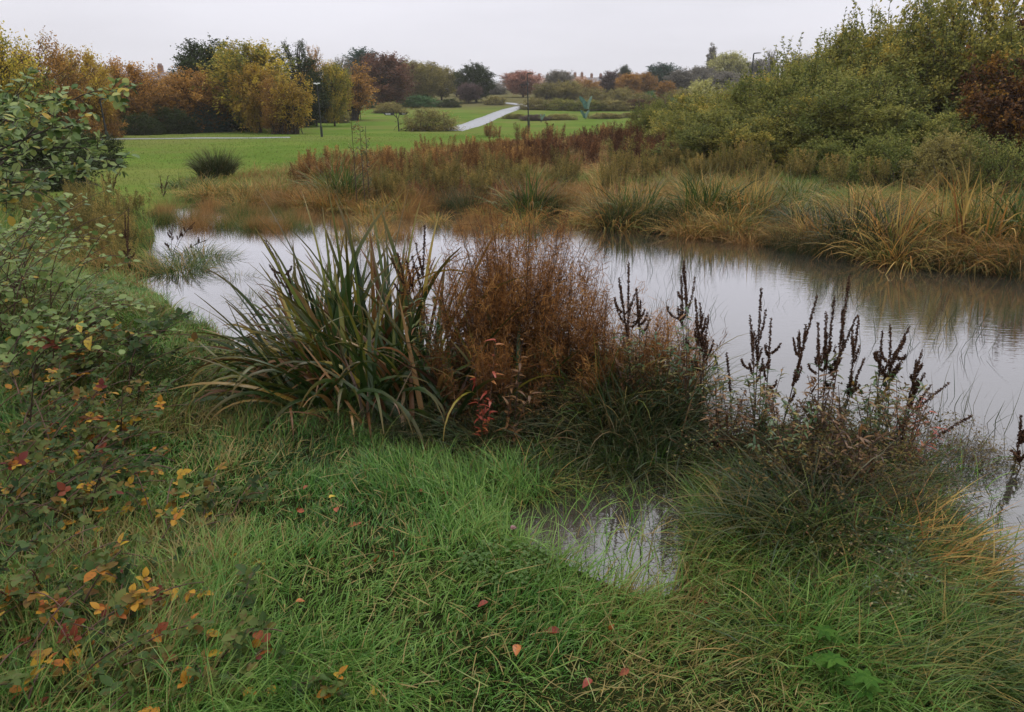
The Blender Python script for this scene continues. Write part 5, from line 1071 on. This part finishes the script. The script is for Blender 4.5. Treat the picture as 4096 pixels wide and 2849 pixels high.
def cane_bush(name, cat, label, px, py, rx, ry, n, L0, L1, az0, azs, leafL, mat, seed, nodes=13, tern=True, lean=(.1, .6), curl=(.7, 1.9), z=None, group=None):
    rng = rngf(seed); p = hit(px, py); t = thing(name, label, cat, tuple(p), 0, group=group)
    xy, r, a = blob(rng, n, rx, ry); Ln = rng.uniform(L0, L1, n); az = np.where(rng.uniform(0, 1, n) < .6, az0 + rng.normal(0, azs, n), a + rng.normal(0, .8, n))
    P, _, _ = spine(np.c_[xy, np.full(n, -.04)], az, Ln, rng.uniform(*lean, n), rng.uniform(*curl, n), 9, rng.normal(0, .12, n) * Ln)
    g = Geo(); tubes(g, P, .0042, .0016, 5, rng.uniform(0, 1, n)); link('stems', g.mesh('stems', REDCANE), t)
    g = Geo(); tt = rng.uniform(.22, 1, (n, nodes)); f = np.clip(tt * 9, 0, 8.99); k = f.astype(int); fr = (f - k)[..., None]; ii = np.arange(n)[:, None]
    pos = (P[ii, k] * (1 - fr) + P[ii, k + 1] * fr).reshape(-1, 3); T = norm(P[ii, k + 1] - P[ii, k]).reshape(-1, 3)
    q = len(pos); d = norm(T * .5 + rdir(rng, q) * [1, 1, .5] + [0, 0, .15]); o = pos + d * leafL * rng.uniform(.1, .6, (q, 1))
    ti = np.clip(.52 * np.repeat(rng.uniform(0, 1, n), nodes) + .56 * rng.uniform(0, 1, q), 0, 1)
    leafy(g, rng, o, d, leafL, tern, ti=ti); link('leaves', g.mesh('leaves', mat), t); return t
SB = [(40,1260,30,.7,1.05,'round-leaved sallow scrub at the left edge beside the pond inlet'),(190,1350,22,.5,.8,'round-leaved sallow scrub reaching toward the flooded inlet'),
      (90,1500,26,.5,.8,'dense grey-green sallow scrub below the yellow leaves'),(290,1520,22,.4,.65,'sallow scrub carrying the large yellow leaves'),(-120,1150,40,.8,1.15,'tall sallow scrub cut by the left edge')]
for i, (px, py, n, a, b, lab) in enumerate(SB):
    cane_bush('sallow_scrub', 'sallow', lab, px, py, .36, .36, n, a, b, .1, .7, .048, BRAMBLE if i in (3, 5) else SALLOW, 720 + i, 16, i in (3, 5), (.1, .7), (.5, 1.9))
BB = [(90,1760,34,.4,.65,'bramble with dark green leaves at the left edge below the sallow'),(290,1780,22,.3,.55,'bramble thicket around the dark upright stems'),
      (60,2020,38,.4,.62,'bramble with yellow and orange leaves at the left edge'),(240,2040,28,.32,.55,'bramble with yellow-brown spotted leaves in the left foreground'),
      (70,2330,34,.35,.55,'bramble with red and green leaves at the left edge, near the corner'),(300,2330,9,.3,.45,'bramble half buried in long grass, left foreground'),(640,2230,3,.22,.36,'few bramble leaves among the pale grass'),
      (860,2600,5,.2,.34,'low bramble with purple-red leaves in the front grass'),(1050,2720,5,.2,.34,'low bramble with dark red leaves beside the purple-red one'),(620,2640,6,.22,.36,'low bramble with dull green round leaves in the front grass'),
      (90,2720,26,.3,.45,'orange-brown bramble filling the lower left corner'),(760,2090,4,.22,.36,'bramble sprig with dead leaves at the path edge')]
for i, (px, py, n, a, b, lab) in enumerate(BB):
    cane_bush('bramble', 'bramble', lab, px, py, .28, .26, max(n, 7), a, b, .2, 1.2, .037, BRAMBLE, 740 + i, 11, True, (.2, .95), (.6, 2.0))

def sallow_branches():
    rng = rngf(760); base = at_y(-420, 1150, 4.9); base[2] = G1(base[0], base[1])
    t = thing('sallow_tree', 'sallow with round green leaves reaching in from the left edge over the lawn', 'sallow', tuple(base))
    gs, gl = Geo(), Geo()
    B = [[(-300,900),(-60,730),(120,520),(250,400),(400,362),(530,345)],[(-300,860),(-60,735),(115,682),(285,650),(480,640)],[(-300,800),(-80,640),(120,540),(250,500),(345,505)],[(-300,760),(-80,560),(60,440),(190,395),(300,400)],
         [(-300,860),(-60,660),(120,600),(260,590),(400,600)],[(-300,700),(-60,500),(40,400),(110,345)],[(-300,860),(-60,760),(120,720),(250,700),(340,690)],[(-300,900),(-100,800),(60,780),(160,770)],[(-300,760),(-100,540),(0,480),(80,470)]]
    for br in B:
        Y0 = 4.7 + rng.uniform(-.35, .45); t_ = np.linspace(0, 1, len(br)); q = np.linspace(0, 1, 14)
        px = np.interp(q, t_, [b[0] for b in br]); py = np.interp(q, t_, [b[1] for b in br]); 
        for _ in range(2): px[1:-1] = .25 * px[:-2] + .5 * px[1:-1] + .25 * px[2:]; py[1:-1] = .25 * py[:-2] + .5 * py[1:-1] + .25 * py[2:]
        P = at_y(px, py, Y0 + np.linspace(.2, -.15, 14)) - base; P += rng.normal(0, .006, P.shape)
        root = bez(np.array([[0, 0, -.05]]), (P[:1] * .5 + [[-.1, 0, .25]]), P[:1], 8)
        tubes(gs, root, .02, .0085, 6, .5); tubes(gs, P[None], .0085, .0022, 6, rng.uniform(0, 1))
        m = 15; f = rng.uniform(3.5, 13, m); j = np.minimum(f.astype(int), 12); o = P[j] * (1 - (f - j))[:, None] + P[j + 1] * (f - j)[:, None]
        T = norm(P[j + 1] - P[j]); d = norm(T * .8 + rdir(rng, m) * .9); ln = rng.uniform(.08, .24, m) * (1.15 - f / 26)
        tubes(gs, bez(o, o + d * (ln * .5)[:, None], o + d * ln[:, None] + rng.normal(0, .02, (m, 3)), 4), .003, .0012, 4, rng.uniform(0, 1, m))
        kk = 8; sx = rng.uniform(.15, 1.05, (m, kk, 1)); pos = (o[:, None] + d[:, None] * ln[:, None, None] * sx).reshape(-1, 3); n = len(pos)
        dd = norm(np.repeat(d, kk, 0) * .5 + rdir(rng, n) * [1, 1, .6]); leafy(gl, rng, pos + dd * .012, dd, .052, False, 2, .72)
        m2 = 20; f = rng.uniform(4, 13, m2); j = np.minimum(f.astype(int), 12); pos = P[j] * (1 - (f - j))[:, None] + P[j + 1] * (f - j)[:, None]
        dd = norm(rdir(rng, m2) * [1, 1, .7] + [0, 0, .15]); leafy(gl, rng, pos + dd * .012, dd, .052, False, 2, .72)
    link('branches', gs.mesh('branches', BARK), t); link('leaves', gl.mesh('leaves', SALLOW), t)
sallow_branches()
def dead_stem(px, py, tip, label, seed, dY=0.0):
    rng = rngf(seed); p = hit(px, py); t = thing('withered_stalk', label, 'dead stem', tuple(p)); T = at_y(*tip, p[1] + dY) - p
    P = path_to((0, 0, -.04), T, rng, 10, .06)[None]; g = Geo(); tubes(g, P, .005, .002, 5, .2); gl = Geo()
    for k in range(9):
        f = rng.uniform(.35, 1) * 8.9; j = int(f); o = P[0, j]; d = norm(rdir(rng, 1)[0] + [0, 0, .6]); l = rng.uniform(.03, .1); tubes(g, bez(o[None], (o + d * l * .5)[None], (o + d * l)[None], 3), .002, .001, 3, .2)
        leaves(gl, (o + d * l)[None], rdir(rng, 1), rdir(rng, 1), .035, .015, rng.uniform(0, 1, 1), 2)
    link('stem', g.mesh('stem', DOCKSTEM), t); link('withered_leaves', gl.mesh('withered_leaves', DEADWEED), t)
dead_stem(110, 1850, (145, 1430), 'tall dark bare stem at the far left among the brambles', 781)
dead_stem(355, 2150, (432, 1840), 'leaning dark stem among the yellow-leaved brambles', 782)
dead_stem(480, 1830, (490, 1560), 'dark dead stem beside the green path', 783)
dead_stem(540, 1640, (570, 1470), 'short dark stem with withered leaves by the green path', 784)

# ------------------------------------------------------------------ small things on the grass
def leaf_mesh(seed, L_, shape):
    g = Geo(); rng = rngf(seed); leaves(g, np.zeros((1, 3)), np.array([[1., 0, .12]]), np.array([[0, 0, 1.]]), L_, L_ * .68, np.array([[.1, .45, .65, .98][seed % 4]]), 2, .35, .45, shape); return g.mesh('blade', DEADLEAF)
LV = [leaf_mesh(k, 1.0, 'oval') for k in range(4)]
for px, py, k, s, lab in [(2238,2583,0,.075,'dark red fallen leaf lying on the front grass'),(2070,2632,2,.055,'orange fallen leaf left of the dark red one'),(1952,2458,0,.05,'red-brown fallen leaf in the middle of the grass'),(2830,2462,0,.045,'small red fallen leaf under the right sedge'),
        (1320,2035,3,.045,'small yellow fallen leaf on the trodden path'),(1450,2135,1,.03,'tiny orange-red fallen leaf on the trodden path'),(1700,2005,1,.05,'reddish fallen leaf at the upper left of the grass'),(1775,2008,0,.045,'red fallen leaf right beside the reddish one'),
        (2365,2775,0,.05,'brown-red fallen leaf at the lower edge'),(1895,1755,1,.05,'orange fallen leaf in the sedge before the iris bed'),(2240,1785,0,.045,'dark red fallen leaf in the sedge near the puddle'),(1235,1985,1,.035,'small orange leaf on the dark edge of the path'),(1110,2800,3,.06,'yellow fallen leaf at the bottom left')]:
    s *= .82; p = hit(px, py); t = thing('fallen_leaf', lab, 'fallen leaf', (p[0], p[1], p[2] + .055), px * .7 % 6.28, (s, s, s)); link('leaf_blade', LV[k], t)
for px, py, Y, s, lab in [(330,1285,None,.085,'large yellow leaf caught on the sallow scrub, upper of two'),(365,1345,None,.095,'large yellow leaf with ragged lobes hanging below the upper one'),(2140,1560,4.55,.06,'yellow leaf pair hanging before the willowherb')]:
    h_ = hit(px, py + 160); P_ = at_y(px, py, h_[1] - .35 if Y is None else Y); t = thing('yellow_leaf', lab, 'leaf', tuple(P_), -1.2, (s, s, s)); t.rotation_euler = (.5, .5, -1.4); link('leaf_blade', LV[3], t)
rng = rngf(797)
for k in range(26):
    px, py = rng.uniform(900, 2900), rng.uniform(1900, 2830); p = hit(px, py); q = rng.uniform(.025, .045)
    if p[2] < .02: continue
    t = thing('small_fallen_leaf', 'small brown or yellow fallen leaf half sunk in the near grass', 'fallen leaf', (p[0], p[1], p[2] + rng.uniform(.02, .06)), 0, (q, q, q), 'small fallen leaves in the near grass'); t.rotation_euler = (rng.normal(0, .5), rng.normal(0, .5), rng.uniform(0, 6.3)); link('leaf_blade', LV[int(rng.integers(1, 4))], t)
def palmate(px, py, s, label, seed):
    rng = rngf(seed); p = hit(px, py); t = thing('palmate_plant', label, 'plant', tuple(p), 0, (s, s, s)); gl, gs = Geo(), Geo()
    for k in range(3):
        c = np.array([rng.normal(0, .35), rng.normal(0, .35), 1.1 + .35 * k]); tubes(gs, bez(np.zeros((1, 3)), (c * [.3, .3, .7])[None], c[None], 5), .02, .014, 4, .4)
        a = np.linspace(-2.35, 2.35, 7) + rng.uniform(0, 6); m = 7
        for da, f in ((0, 1.0), (.16, .72), (-.16, .72)):
            d = np.stack([np.cos(a + da), np.sin(a + da), np.full(m, .12)], 1); leaves(gl, np.repeat(c[None], m, 0), d, np.tile([0, -.2, 1.], (m, 1)), .62 * f * rng.uniform(.85, 1.1, m), .26 * f, rng.uniform(0, 1, m), 2, .2, .12, 'lance')
    link('stalks', gs.mesh('stalks', PALMATE), t); link('leaves', gl.mesh('leaves', PALMATE), t)
palmate(3220, 2640, .075, 'fresh green plant with deeply cut leaves, upper of three at the lower right', 791)
palmate(3300, 2760, .08, 'fresh green plant with deeply cut leaves, middle of three at the lower right', 792)
palmate(3420, 2850, .085, 'largest cut-leaved green plant at the bottom edge', 793)
def clover():
    rng = rngf(795); p = hit(2040, 2300); t = thing('clover_patch', 'patch of pale clover leaves in the grass left of the puddle', 'clover', tuple(p)); gl, gs = Geo(), Geo(); n = 150
    xy, r, a = blob(rng, n, .22, .16); c = np.c_[xy, rng.uniform(.05, .1, n)]; tubes(gs, bez(np.c_[xy, np.full(n, -.01)], np.c_[xy, c[:, 2] * .6], c, 3), .0012, .0009, 3, .5); b = rng.uniform(0, 6.3, n)
    for k in range(3):
        d = np.stack([np.cos(b + k * 2.09), np.sin(b + k * 2.09), np.full(n, .1)], 1); leaves(gl, c, d, np.tile([0, 0, 1.], (n, 1)) + rdir(rng, n) * .3, .0105, .0095, rng.uniform(0, 1, n), 2, .1, .15, 'round')
    link('stalks', gs.mesh('stalks', CLOVER), t); link('leaves', gl.mesh('leaves', CLOVER), t)
    p = hit(2053, 2200); t = thing('clover_flower', 'single pale pink clover flower above the grass near the puddle', 'flower', tuple(p)); g = Geo(); tubes(g, np.array([[[0, 0, 0], [.004, 0, .06], [0, 0, .11]]]), .0016, .0012, 4, .5); link('stalk', g.mesh('stalk', CLOVER), t)
    g = Geo(); n = 60; d = rdir(rng, n); d[:, 2] = np.abs(d[:, 2]) * .9 + .05; leaves(g, np.tile([0, 0, .108], (n, 1)), d, rdir(rng, n), .015, .004, rng.uniform(0, 1, n), 2); link('petals', g.mesh('petals', PINK), t)
clover()

# ------------------------------------------------------------------ damp air
def haze():
    g = Geo(); box(g, (0, 501, 22.3), (4260, 1030, 47.4)); m, N, L = new_mat("damp_air")
    v = N('ShaderNodeVolumePrincipled'); v.inputs['Color'].default_value = (.93, .93, .97, 1); v.inputs['Density'].default_value = .0003
    o = N('ShaderNodeOutputMaterial'); L(v.outputs[0], o.inputs['Volume'])
    tag(link('haze', g.mesh('haze', m, False)), 'thin damp haze over the park', 'haze', kind='stuff')
haze()
